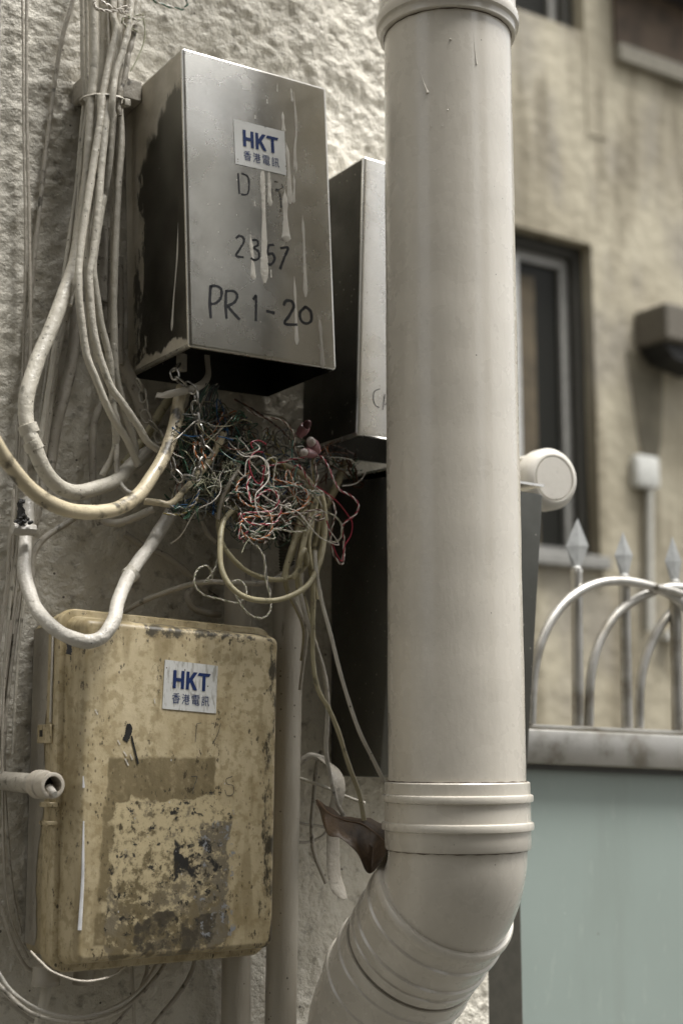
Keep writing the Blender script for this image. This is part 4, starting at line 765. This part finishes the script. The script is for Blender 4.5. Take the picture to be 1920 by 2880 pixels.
# looped ivory cables under the tangle
LOOP = [
 ('large ivory cable loop hanging below the wire tangle', 4, [(575, 1045), (540, 1070), (500, 1130), (478, 1250), (482, 1400), (530, 1510), (620, 1580), (730, 1610), (860, 1600), (1000, 1525), (1080, 1400), (1112, 1260), (1120, 1130), (1105, 1000), (1090, 940)], [.10, .13, .155, .155, .13, .12], 35, m_olive),
 ('inner ivory cable loop inside the larger hanging loop', 4, [(640, 830), (560, 890), (490, 980), (466, 1100), (490, 1250), (560, 1360), (660, 1440), (800, 1480), (920, 1462), (1000, 1400), (1005, 1330), (960, 1290)], [.08, .10, .12, .12, .11], 32, m_olive),
 ('beige cable running sideways above the yellow box', 4, [(-250, 1745), (-120, 1680), (0, 1615), (150, 1560), (300, 1508), (420, 1493), (600, 1505), (750, 1500), (860, 1450), (950, 1395)], [.03, .05, .08, .09, .09], 34, m_cable2),
 ('ivory cable dropping from the splice, bulged elbow', 4, [(1085, 930), (1050, 1040), (990, 1160), (945, 1240), (925, 1310), (890, 1400), (875, 1480), (895, 1560), (960, 1680), (1000, 1800), (980, 1980)], [.11, .12, .11, .1, .09], 36, m_olive),
 ('ivory cable from the splice, right of the elbow', 4, [(1070, 960), (1030, 1080), (1000, 1180), (965, 1330), (955, 1480), (1000, 1640), (1030, 1780), (1060, 1880)], [.105, .115, .12, .11], 36, m_olive),
 ('vertical ivory cable at the centre of the dropping cables', 4, [(1060, 980), (1040, 1120), (1020, 1250), (1030, 1400), (1045, 1560), (1040, 1700), (1045, 1850)], [.10, .105, .1], 36, m_olive),
 ('stub-like ivory cable on the right of the dropping group', 4, [(1100, 950), (1090, 1080), (1075, 1200), (1055, 1310), (1050, 1400)], .095, 42, m_olive),
 ('cable slanting furthest right over the dark box to the pipe', 7, [(250, -120), (260, 30), (300, 250), (360, 470), (420, 700), (480, 900), (550, 1100), (640, 1280), (722, 1440)], [.14, .15, .17, .185, .19], 27, m_cable),
 ('crossing cable ending on the dry leaf, left one', 7, [(140, 80), (150, 150), (200, 350), (260, 530), (310, 700), (332, 880), (330, 1050), (320, 1180), (338, 1330), (368, 1450), (400, 1560), (442, 1645)], [.12, .13, .14, .14, .15], 30, m_cable2),
 ('crossing cable ending on the dry leaf, right one', 7, [(232, 60), (235, 350), (236, 600), (272, 800), (340, 930), (400, 1070), (450, 1230), (500, 1370), (542, 1500), (572, 1665)], [.125, .135, .15, .16, .17], 32, m_olive),
 ('short cable tucked against the grey conduit', 7, [(80, 150), (140, 270), (188, 400), (182, 550), (165, 680), (150, 800)], [.11, .10, .09], 24, m_cable2),
 ('thin cable cutting across behind the flat strap', 7, [(100, 1360), (150, 1385), (330, 1450), (440, 1500), (520, 1532), (580, 1550)], [.06, .08, .10], 22, m_cable),
 ('dim cable hanging behind the flat strap', 7, [(290, 1200), (260, 1300), (240, 1500), (225, 1700), (240, 1880), (320, 2080)], [.04, .03], 26, m_cable2),
 ('dim looped cable low behind the grey conduit', 7, [(60, 1640), (150, 1680), (260, 1700), (330, 1720), (280, 1780), (180, 1810), (100, 1800)], .02, 20, m_cable2),
 ('cable rising from grey conduit into the flat strap', 7, [(60, 1460), (110, 1330), (155, 1275), (220, 1240), (300, 1262)], [.05, .07], 50, m_cable2),
 ('yellowed cable stub leaning right behind the tangle', 4, [(1240, 760), (1200, 860), (1160, 960), (1125, 1040)], .07, 52, m_olive),
 ('cream cable rising diagonally through the tangle to a cut end', 3, [(1000, 1740), (1090, 1750), (1180, 1752), (1270, 1660), (1370, 1560), (1450, 1450), (1510, 1340), (1540, 1265)], [.10, .11, .11, .12], 48, m_cream),
 ('ivory cable crossing low through the tangle', 4, [(720, 1190), (660, 1220), (560, 1020), (700, 800), (820, 780), (940, 820), (1020, 900)], .05, 40, m_olive),
 ('ivory cable lying flat behind the coloured loops', 4, [(790, 800), (860, 850), (960, 880), (1040, 950)], .07, 42, m_olive),
 ('yellow-brown cable pair under the steel box, left', 3, [(1180, 1010), (1100, 1130), (1020, 1270), (940, 1390), (860, 1480)], .05, 64, m_olive),
 ('grey cable looping beneath the left tangle', 8, [(210, 800), (260, 900), (300, 1010), (370, 1090), (430, 1120)], .05, 40, m_cable2),
 ('dim cable curving behind the open conduit top', 4, [(380, 1060), (375, 1140), (420, 1220), (480, 1270)], .04, 28, m_cable2),
 ('olive cable rising behind chain into the dark', 3, [(1230, 1350), (1290, 1260), (1340, 1150), (1350, 1050), (1400, 960)], .06, 42, m_olive),
 ('ivory cable running upright just left of the splice', 8, [(1150, 660), (1110, 780), (1060, 900), (1020, 1030), (990, 1150), (950, 1290), (930, 1400)], [.10, .11, .12, .12], 56, m_olive),
 ('ivory cable with dark scuffs, second upright under the splice', 8, [(1190, 700), (1170, 820), (1130, 950), (1090, 1080), (1060, 1220), (1030, 1350), (1050, 1500)], [.10, .12, .13, .12], 50, m_olive),
 ('ivory cable nearest the dark box in the upright group', 8, [(1230, 720), (1240, 850), (1250, 1000), (1235, 1140), (1200, 1270), (1180, 1400), (1190, 1560)], [.09, .10, .11, .11], 48, m_olive),
 ('short ivory cable hooking under the upright group', 8, [(1110, 1280), (1100, 1180), (1090, 1150), (1060, 1200), (1050, 1300), (1000, 1380)], [.12, .135, .13], 44, m_olive),
 ('ivory cable lying diagonal beneath the coloured loops', 8, [(830, 440), (900, 450), (980, 480), (1060, 530), (1130, 590), (1170, 650)], [.10, .12, .12], 46, m_olive),
 ('second ivory cable lying diagonal under the first', 8, [(820, 500), (880, 560), (940, 640), (1000, 720), (1020, 800)], [.08, .10], 44, m_olive),
 ('grey plastic strap tail curling out of the tangle', 8, [(580, 370), (560, 450), (530, 530), (490, 600), (440, 680), (410, 780), (390, 900)], [.10, .115, .11], 34, m_grey),
]
for lb, k, pts, off, w_, mt in LOOP: cable('cable', lb, k, pts, off, w_, mt, amp=.06, sides=12)
# splice tape round the dropping cables
sp = at(*px(4, 1065, 955), .115)
for i in range(1): pass
# flat strap
sp1 = P(7, [(300, 1262), (370, 1320), (405, 1400), (400, 1500), (375, 1620), (368, 1800), (372, 1980), (395, 2100), (450, 2185)], [.075, .10, .11, .10, .09, .09, .10])
stp = MB().tube(crom(sp1, 8), lambda t: .0105*(1 if t < .9 else 1-(t-.9)*7), 12, flat=.16, N0=Vector((.25, -1, 0))).build('flat_strap', paint('dull strap', (.27, .245, .20), .6, .1, .5)); tag(stp, 'flat beige strap hanging below the dry leaf', 'strap')
# ------------------------------------------------------------------ chains
def chain(label_, k, pts, off, mat, link=.0155, wr=.0013):
    path = crom(P(k, pts, off), 30); L_ = [0]
    for a, b in zip(path, path[1:]): L_.append(L_[-1]+(b-a).length)
    n_ = max(2, int(L_[-1]/(link*.78))); t = thing('chain', label_, 'chain', path[-1])
    def pos(s):
        for i in range(len(L_)-1):
            if L_[i+1] >= s: return path[i].lerp(path[i+1], (s-L_[i])/max(1e-9, L_[i+1]-L_[i]))
        return path[-1]
    for i in range(n_):
        c_ = pos(L_[-1]*(i+.5)/n_); d_ = (pos(min(L_[-1], L_[-1]*(i+.8)/n_))-pos(L_[-1]*(i+.2)/n_)).normalized()
        vw = (CAM-c_).normalized(); s_ = d_.cross(vw).normalized(); n2 = d_.cross(s_)
        a_ = R(25 if i % 2 else 68)+random.uniform(-.25, .25); sd_ = s_*math.cos(a_)+n2*math.sin(a_); h_ = link/2; w2 = link*.30; lp_ = []
        for j in range(6): b_ = math.pi*j/5; lp_.append(c_+d_*(h_-w2+w2*math.sin(b_))+sd_*(w2*math.cos(b_)))
        for j in range(6): b_ = math.pi*j/5; lp_.append(c_-d_*(h_-w2+w2*math.sin(b_))-sd_*(w2*math.cos(b_)))
        MB().tube(lp_, wr, 7, True).build('link', mat, t)
chain('bare steel chain hanging from the upper steel box into the wires', 10, [(590, 225), (540, 330), (620, 450), (740, 520), (840, 640), (830, 780), (860, 950), (880, 1130), (930, 1290), (960, 1400), (1050, 1470)], [.10, .115, .125, .125, .125, .13], m_chain)
chain('loose steel chain end dangling lower in the tangle', 3, [(1180, 1440), (1200, 1520), (1235, 1575), (1290, 1570), (1345, 1585), (1370, 1500), (1400, 1440)], [.125, .135, .13], m_chain)
chain('beige painted chain beside the slanting conduit', 3, [(945, 900), (980, 970), (990, 1040), (1015, 1090), (1000, 1140), (1030, 1190), (1075, 1235), (1095, 1290), (1110, 1330)], [.05, .06, .07], m_chainp)
chain('rusty chain piece behind the right of the tangle', 8, [(1440, 400), (1470, 470), (1500, 540), (1510, 610), (1560, 620)], .08, plain('rusty chain', (.12, .065, .035), .7, .3, .5, 150), .013)
# ------------------------------------------------------------------ coloured telephone wires
WR = .00066
def twist(path, r, turns, ph=0):
    T, N = frames(path); n_ = len(path); a, b = [], []
    for i in range(n_):
        q = 2*math.pi*turns*i/(n_-1)+ph; o = (N[i]*math.cos(q)+T[i].cross(N[i])*math.sin(q))*r; a.append(path[i]+o); b.append(path[i]-o)
    return a, b
def plen(p): return sum((b-a).length for a, b in zip(p, p[1:]))
def wirepair(label_, k, pts, off, c1_, c2_, group=None, r=WR, pitch=.012):
    if group: r = .00058
    path = crom(P(k, pts, off), 9); L_ = plen(path); a, b = twist(path, r*.95, L_/pitch)
    t = thing('wire_pair', label_, 'wire', path[-1], group)
    MB().tube(a, r, 6).build('strand', WIRE[c1_], t); MB().tube(b, r, 6).build('strand', WIRE[c2_], t); return t
def wire(label_, k, pts, off, c_, group=None, r=WR):
    o = MB().tube(crom(P(k, pts, off), 8), r, 7).build('wire', WIRE[c_]); return tag(o, label_, 'wire', group)
PAIRS = [
 ('red and white twisted pair forming the round loop in mid tangle', [(580, 870), (620, 850), (720, 845), (830, 830), (880, 760), (860, 690), (805, 660), (740, 690), (690, 740), (660, 760), (640, 700), (625, 620), (650, 550)], [.155, .165, .16, .14], 'red', 'white'),
 ('red and white pair drawn flat across the lower tangle', [(565, 850), (580, 890), (650, 935), (760, 945), (850, 930), (890, 870), (900, 800)], .168, 'red', 'white'),
 ('orange and white twisted pair making the lowest round loop', [(640, 520), (560, 590), (540, 660), (570, 740), (640, 790), (740, 810), (810, 860), (830, 950), (800, 1030), (720, 1065), (630, 1050), (575, 990), (580, 920), (650, 880), (760, 880), (900, 860), (1030, 830), (1110, 770), (1115, 690), (1050, 630), (950, 600), (830, 575)], [.12, .14, .155, .165, .16, .14, .13], 'orange', 'white'),
 ('dark red and white pair in the tall narrow hanging loop', [(1175, 390), (1180, 470), (1200, 560), (1180, 640), (1260, 690), (1320, 760), (1345, 850), (1320, 960), (1305, 1090), (1340, 1210), (1395, 1270), (1415, 1200), (1405, 1080)], [.12, .13, .15, .15, .14], 'brown', 'white'),
 ('red and white pair sweeping out furthest to the right', [(1190, 380), (1240, 400), (1290, 480), (1340, 600), (1390, 670), (1470, 710), (1530, 780), (1510, 860), (1420, 930), (1400, 990), (1420, 1100), (1400, 1240)], [.12, .14, .155, .155, .15], 'red', 'white'),
 ('red and white pair from the pink connector going left', [(1090, 400), (1000, 410), (900, 440), (810, 465), (740, 470)], [.125, .12], 'red', 'white'),
 ('red and white pair hooked over at the upper right of tangle', [(1000, 560), (1000, 490), (1040, 460), (1090, 520), (1130, 600), (1190, 650)], [.11, .14, .12], 'red', 'white'),
 ('brown and white pair arching from the box to the connector', [(600, -10), (700, 50), (800, 75), (900, 90), (970, 150), (1010, 220), (1010, 310), (1050, 380)], [.10, .13, .13, .12], 'brown', 'white'),
 ('thin dark pair arching above the tangle on the right', [(520, -80), (680, 10), (780, 80), (880, 150), (940, 210), (985, 260)], [.08, .10, .10], 'black', 'brown'),
 ('yellow and black twisted pair at the upper tangle', [(780, 190), (830, 230), (850, 270), (890, 310), (930, 370)], [.10, .12], 'yellow', 'black'),
 ('yellow coiled pair behind the cream loop', [(760, 370), (820, 380), (830, 420), (790, 400), (850, 430), (920, 460), (950, 520)], [.11, .12], 'yellow', 'olive'),
 ('orange and white pair beside the chain, upright', [(425, 30), (400, 100), (350, 190), (290, 250), (220, 290), (185, 290), (200, 270), (235, 290), (260, 350), (290, 400)], [.09, .115, .13], 'orange', 'white'),
 ('orange and white pair leaning just right of the upright one', [(415, 140), (390, 200), (365, 280), (360, 350), (340, 420)], [.10, .12], 'orange', 'white'),
 ('orange and white pair falling from the chain end', [(190, 300), (200, 360), (240, 420), (280, 490)], [.13, .135], 'orange', 'white'),
 ('teal and white pair lying across the middle of the tangle', [(620, 600), (700, 620), (800, 635), (900, 640), (1000, 625), (1100, 660), (1180, 690), (1250, 690)], [.12, .14, .13], 'teal', 'white'),
 ('pale green and white pair wound at the splice', [(1130, 690), (1180, 670), (1240, 690), (1190, 710), (1150, 700), (1200, 740), (1240, 800)], .145, 'pale', 'white'),
 ('pale yellow and white pair circling on the right', [(1150, 950), (1170, 870), (1240, 840), (1330, 870), (1390, 940), (1390, 1040), (1350, 1085), (1270, 1080)], [.15, .16, .15], 'pale', 'white'),
 ('green and white pair looping under the left of tangle', [(460, 790), (450, 730), (490, 690), (560, 680), (640, 700), (700, 770), (760, 800), (850, 790)], [.12, .14, .13], 'green', 'white'),
 ('green and white pair skimming the bottom of the tangle', [(520, 1000), (560, 930), (620, 980), (700, 1010), (800, 990), (900, 970), (980, 930), (960, 910)], [.13, .15, .14], 'green', 'white'),
 ('brown and beige pair between orange loop and splice', [(940, 930), (1000, 880), (1080, 850), (1160, 830), (1230, 830), (1250, 890), (1200, 910), (1130, 890)], [.14, .15], 'brown', 'white'),
 ('pale green and white pair reaching right along the bottom', [(830, 990), (900, 985), (1000, 1005), (1110, 995)], .15, 'pale', 'white'),
 ('blue and white pair in the left tangle under the cable', [(240, 640), (220, 700), (190, 760), (150, 800), (60, 805), (0, 790)], [.11, .12], 'blue', 'white'),
 ('yellow and white pair trailing left under the cable', [(230, 680), (200, 770), (130, 840), (60, 865), (-60, 855)], [.11, .12], 'yellow', 'white'),
 ('beige twisted pair falling from the open conduit top', [(640, 1080), (710, 1130), (760, 1200), (775, 1300), (790, 1400), (820, 1520)], [.12, .13], 'white', 'slate'),
]
for lb, pts, off, a_, b_ in PAIRS: wirepair(lb, 8, pts, off, a_, b_)
SINGLES = [
 ('cream wire knotted in a figure of eight in the upper tangle', [(470, 240), (560, 250), (620, 310), (670, 380), (740, 395), (795, 450), (790, 530), (740, 530), (690, 480), (650, 430), (660, 395), (720, 390), (770, 430), (800, 500), (800, 570), (760, 630), (700, 690), (690, 760), (710, 840), (750, 905)], [.11, .14, .15, .16, .165], 'white'),
 ('second cream wire from the blue end crossing to the knot', [(460, 245), (500, 300), (570, 350), (640, 385), (690, 400)], [.11, .13], 'white'),
 ('long white wire running from mid tangle to right loop', [(740, 700), (820, 750), (920, 790), (960, 770), (980, 790), (940, 800), (1030, 840), (1090, 900), (1150, 980), (1220, 1050), (1310, 1095), (1370, 1110), (1340, 1050), (1270, 960)], [.15, .16, .165, .16], 'white'),
 ('crimson wire curled above the cream knot', [(780, 290), (740, 265), (690, 260), (655, 280), (670, 320), (700, 345)], .13, 'red'),
 ('crimson wire drooping left of the cream knot', [(755, 355), (700, 350), (655, 390), (640, 450), (660, 530), (690, 590), (720, 610), (750, 570), (770, 470)], [.13, .15], 'red'),
 ('crimson wire bowing far right outside the pair', [(1190, 630), (1290, 700), (1370, 770), (1440, 860), (1480, 930), (1470, 1030), (1420, 1120), (1400, 1240), (1360, 1200), (1320, 1100)], [.14, .155, .155], 'red'),
 ('short crimson wire low on the right', [(1270, 910), (1290, 970), (1300, 1030)], .15, 'red'),
 ('short bright blue wire end near the upright stub', [(390, 225), (440, 235), (510, 255)], .125, 'blue'),
 ('green wire rising at the top of the tangle', [(480, 90), (520, 140), (560, 200), (580, 270), (590, 300)], [.09, .11], 'teal'),
 ('teal wire dropping from the connector', [(1000, 250), (990, 350), (1000, 430), (1030, 470), (1010, 550), (1000, 630)], [.11, .13], 'teal'),
 ('frayed beige wire trailing down left from the tangle', [(330, 560), (400, 590), (405, 680), (340, 760), (240, 810), (180, 870), (120, 980), (70, 1050), (0, 1100)], [.12, .13, .11, .09], 'white'),
 ('cut beige wire end pointing down at the bottom', [(760, 950), (690, 1020), (620, 1090), (580, 1175)], [.14, .15], 'pale'),
 ('white wire hooking out under the second steel box', [(1300, 395), (1400, 400), (1480, 420), (1530, 480), (1545, 540)], .09, 'white'),
 ('single yellow wire under the pink connector', [(1160, 400), (1155, 470), (1165, 560), (1175, 640)], .12, 'yellow'),
 ('white wire falling beside the yellow wire', [(1140, 420), (1150, 520), (1165, 590), (1150, 660)], .118, 'white'),
 ('thin white wire end curling at the far right', [(1400, 630), (1480, 620), (1540, 590), (1580, 540), (1590, 500)], .10, 'white'),
]
for lb, pts, off, c_ in SINGLES: wire(lb, 8, pts, off, c_)
wirepair('beige twisted pair knotted round the sideways cable', 4, [(470, 1300), (450, 1400), (400, 1480), (380, 1500), (430, 1470), (400, 1400), (340, 1420), (318, 1500), (370, 1570), (470, 1600), (580, 1625), (620, 1605)], [.10, .12, .12], 'white', 'pale', None, .00065, .009)
wirepair('pale twisted pair drooping in a long lower loop', 4, [(700, 1270), (745, 1350), (755, 1480), (785, 1600), (780, 1680), (730, 1718), (650, 1690), (590, 1610), (550, 1510), (590, 1485), (630, 1520), (640, 1570)], [.13, .14, .15], 'white', 'pale', None, .00065, .009)
wirepair('white twisted pair looped across the top of the bundle', 1, [(650, -40), (650, 30), (690, 70), (800, 75), (890, 40), (860, 90), (790, 60), (700, 10), (690, -40)], .10, 'white', 'white', None, .0012, .010)
wirepair('green and white pair curling at the top edge', 1, [(1030, -20), (1090, 20), (1180, 50), (1260, 62), (1292, 25), (1275, -30)], .06, 'green', 'white', None, .0009, .014)
wirepair('frayed pair wound round the bundle top', 1, [(860, 90), (900, 130), (960, 100), (990, 110), (950, 140), (870, 110), (845, 150), (880, 190), (950, 215)], .09, 'white', 'pale', None, .0008, .010)
wire('frayed thin strand beside the bundle above the steel box', 1, [(985, 110), (1000, 200), (990, 300), (950, 400), (930, 440), (900, 490)], .07, 'pale', None, .0008)
# many more alike loose pairs that nothing tells apart
def rpath(cx, cy, rx, ry, n_, off, k=8, step=90, turn=.9):
    a = random.uniform(0, 6.28); t_ = random.uniform(0, 6.28); rr_ = random.random()**.5
    x, y = cx+rx*rr_*math.cos(t_), cy+ry*rr_*math.sin(t_); pts = []; o = random.uniform(*off); cv = random.gauss(0, turn)
    for _ in range(n_):
        pts.append((x, y, max(.02, min(off[1]+.015, o)))); cv = .7*cv+random.gauss(0, turn*.45); a += cv; st = step*random.uniform(.6, 1.2); x += math.cos(a)*st; y += math.sin(a)*st; o += random.gauss(0, .012)
        dx, dy_ = (x-cx)/rx, (y-cy)/ry
        if dx*dx+dy_*dy_ > 1: a = math.atan2(-dy_*ry, -dx*rx)+random.gauss(0, .7)
    return pts
for (nm, c1_, c2_, cnt) in (('green and white', 'green', 'white', 9), ('slate and white', 'slate', 'white', 7), ('blue and white', 'blue', 'white', 5), ('orange and white', 'orange', 'white', 3), ('brown and white', 'brown', 'white', 5), ('pale green and white', 'pale', 'white', 5), ('red and white', 'red', 'white', 2)):
    for i in range(cnt): wirepair('thin %s twisted pair lost inside the round wire tangle' % nm, 8, rpath(790, 790, 330, 260, random.randint(7, 12), (.05, .115), 8, 115, .5), 0, c1_, c2_, 'loose wires in the round tangle')
for (nm, c_, cnt) in (('dark green', 'green', 8), ('slate grey', 'slate', 8), ('brown', 'brown', 5), ('dirty white', 'white', 8), ('olive', 'olive', 6), ('blue', 'blue', 3)):
    for i in range(cnt): wire('thin %s wire in the dark tangle around the chain' % nm, 8, rpath(340, 300, 330, 330, random.randint(6, 11), (.05, .125), 8, 80, .6), 0, c_, 'loose wires around the chain')
# the uncountable mass behind
mass = MB(); keys = ['black', 'green', 'slate', 'brown', 'olive', 'white', 'blue', 'pale', 'orange']; pr = [8, 4, 5, 3, 4, 1.2, 1.0, 1.0, .5]
def addmass(cx, cy, rx, ry, cnt, off, nn, step, turn):
    for _ in range(cnt): mass.tube(crom(P(8, rpath(cx, cy, rx, ry, random.randint(*nn), off, 8, step, turn), 0), 6), random.choice((.00045, .0006, .0007)), 5, mi=random.choices(range(len(keys)), pr)[0])
addmass(330, 330, 350, 330, 120, (.025, .11), (6, 12), 75, .6); addmass(790, 780, 340, 270, 70, (.04, .11), (7, 12), 100, .55); addmass(760, 420, 330, 230, 60, (.03, .10), (5, 10), 80, .7)
addmass(1330, 450, 230, 130, 34, (.04, .09), (5, 8), 70, .6); addmass(230, 740, 260, 120, 50, (.05, .11), (5, 9), 70, .6)
for i in range(70):                                            # wires dropping out of the steel box
    x = random.uniform(120, 260)+i*1.0; pts = [(x+80, -190+random.uniform(-20, 20)), (x+random.gauss(20, 25), -80), (x+random.gauss(0, 40), 60), (x+random.gauss(10, 60), 220), (x+random.gauss(30, 90), 380)]
    o = random.uniform(.04, .11); mass.tube(crom(P(8, pts, o), 6), random.choice((.00045, .0006, .0007)), 5, mi=random.choices(range(len(keys)), pr)[0])
mo = mass.build('wire_mass', [WIRE[k_] for k_ in keys], flip=False); tag(mo, 'dense dark mass of thin telephone wires under the steel boxes', 'wires', None, 'stuff')
# hair-thin glass fibres
fm = MB()
for i in range(18): fm.tube(crom(P(8, rpath(320, 610, 90, 80, random.randint(5, 9), (.12, .14), 8, 55, .6), 0), 5), .00016, 3)
for i in range(14): fm.tube(crom(P(8, rpath(500, 500, 70, 70, random.randint(5, 8), (.12, .135), 8, 36, .8), 0), 5), .00016, 3)
tag(fm.build('fibre_tuft', WIRE['pale'], flip=False), 'hair-fine pale fibre tuft at the left of the tangle', 'fibres', None, 'stuff')
# pink splice connectors
mpk = NT('pink translucent plastic'); mpk.b.inputs['Transmission Weight'].default_value = .35; mpk = mpk.fin((.50, .26, .27), .25)
def conn(label_, a, b, w_, off, white=True):
    p, q = at(*px(8, *a), off), at(*px(8, *b), off+.012); r = w_/ZM[8][2]*depth(p)/F/2; d_ = (q-p); t = thing('wire_connector', label_, 'connector', p)
    MB().lathe([p+d_*s_ for s_ in (0, .02, .3, .34, .8, .95, 1)], [r*.6, r*.8, r*.8, r, r, r*.9, r*.6], 18).build('shell', mpk, t)
    dn = d_.normalized(); MB().lathe([q-dn*.002, q+dn*.001, q+dn*.005, q+dn*.0075, q+dn*.0085], [r*.72, r*.74, r*.66, r*.42, r*.1], 16).build('button', plain('off white button', (.55, .48, .43), .4) if white else plain('red button', (.08, .02, .02), .4), t)
conn('upper pink wire connector with white button', (1190, 345), (1150, 275), 100, .118); conn('lower pink wire connector with white button', (1170, 370), (1095, 355), 82, .122); conn('red-ended dark wire connector by the second box', (1050, 215), (1105, 140), 92, .085, False)
# ------------------------------------------------------------------ dry leaf
lm = NT('dry brown leaf'); lc = lm.mix(lm.mr(lm.noise(60, 5), .35, .68), (.085, .054, .029), (.045, .029, .016)); lm.bump([(lm.noise(120, 4), .0012)]); lm = lm.fin(lc, .55)
rib = P(7, [(262, 1530), (330, 1610), (430, 1660), (560, 1690), (660, 1760), (745, 1838)], [.12, .16, .175, .18, .20, .235])
upe = P(7, [(262, 1528), (345, 1575), (450, 1640), (585, 1648), (690, 1690), (748, 1832)], [.12, .145, .15, .16, .17, .235]); lwe = P(7, [(262, 1532), (325, 1745), (420, 1780), (530, 1880), (612, 2015), (742, 1845)], [.12, .19, .21, .22, .215, .235])
a_, b_, c_ = crom(upe, 8), crom(rib, 8), crom(lwe, 8); lf = MB(); n_ = len(a_)
for i in range(n_):
    j = .0022*math.sin(i*.8); lf.v += [tuple(a_[i]+Vector((0, 0, j*.4))), tuple(a_[i].lerp(b_[i], .5)+Vector((0, .004, 0))), tuple(b_[i]), tuple(b_[i].lerp(c_[i], .35)+Vector((0, .003+j, 0))), tuple(b_[i].lerp(c_[i], .7)+Vector((0, j, 0))), tuple(c_[i])]
for i in range(n_-1):
    for q in range(5): lf.f.append((i*6+q, i*6+q+1, i*6+q+7, i*6+q+6)); lf.m.append(0)
lo_rib = crom(rib, 8)
lo = lf.build('dry_leaf', lm, flip=False); so_ = lo.modifiers.new('thick', 'SOLIDIFY'); so_.thickness = .0006; tag(lo, 'curled dry brown leaf caught beside the pipe coupling', 'leaf')
MB().tube([p+Vector((.0, -.0008, 0)) for p in lo_rib], lambda t: .0011*(1-.6*t), 6).build('midrib', plain('leaf midrib', (.16, .10, .06), .5), lo)
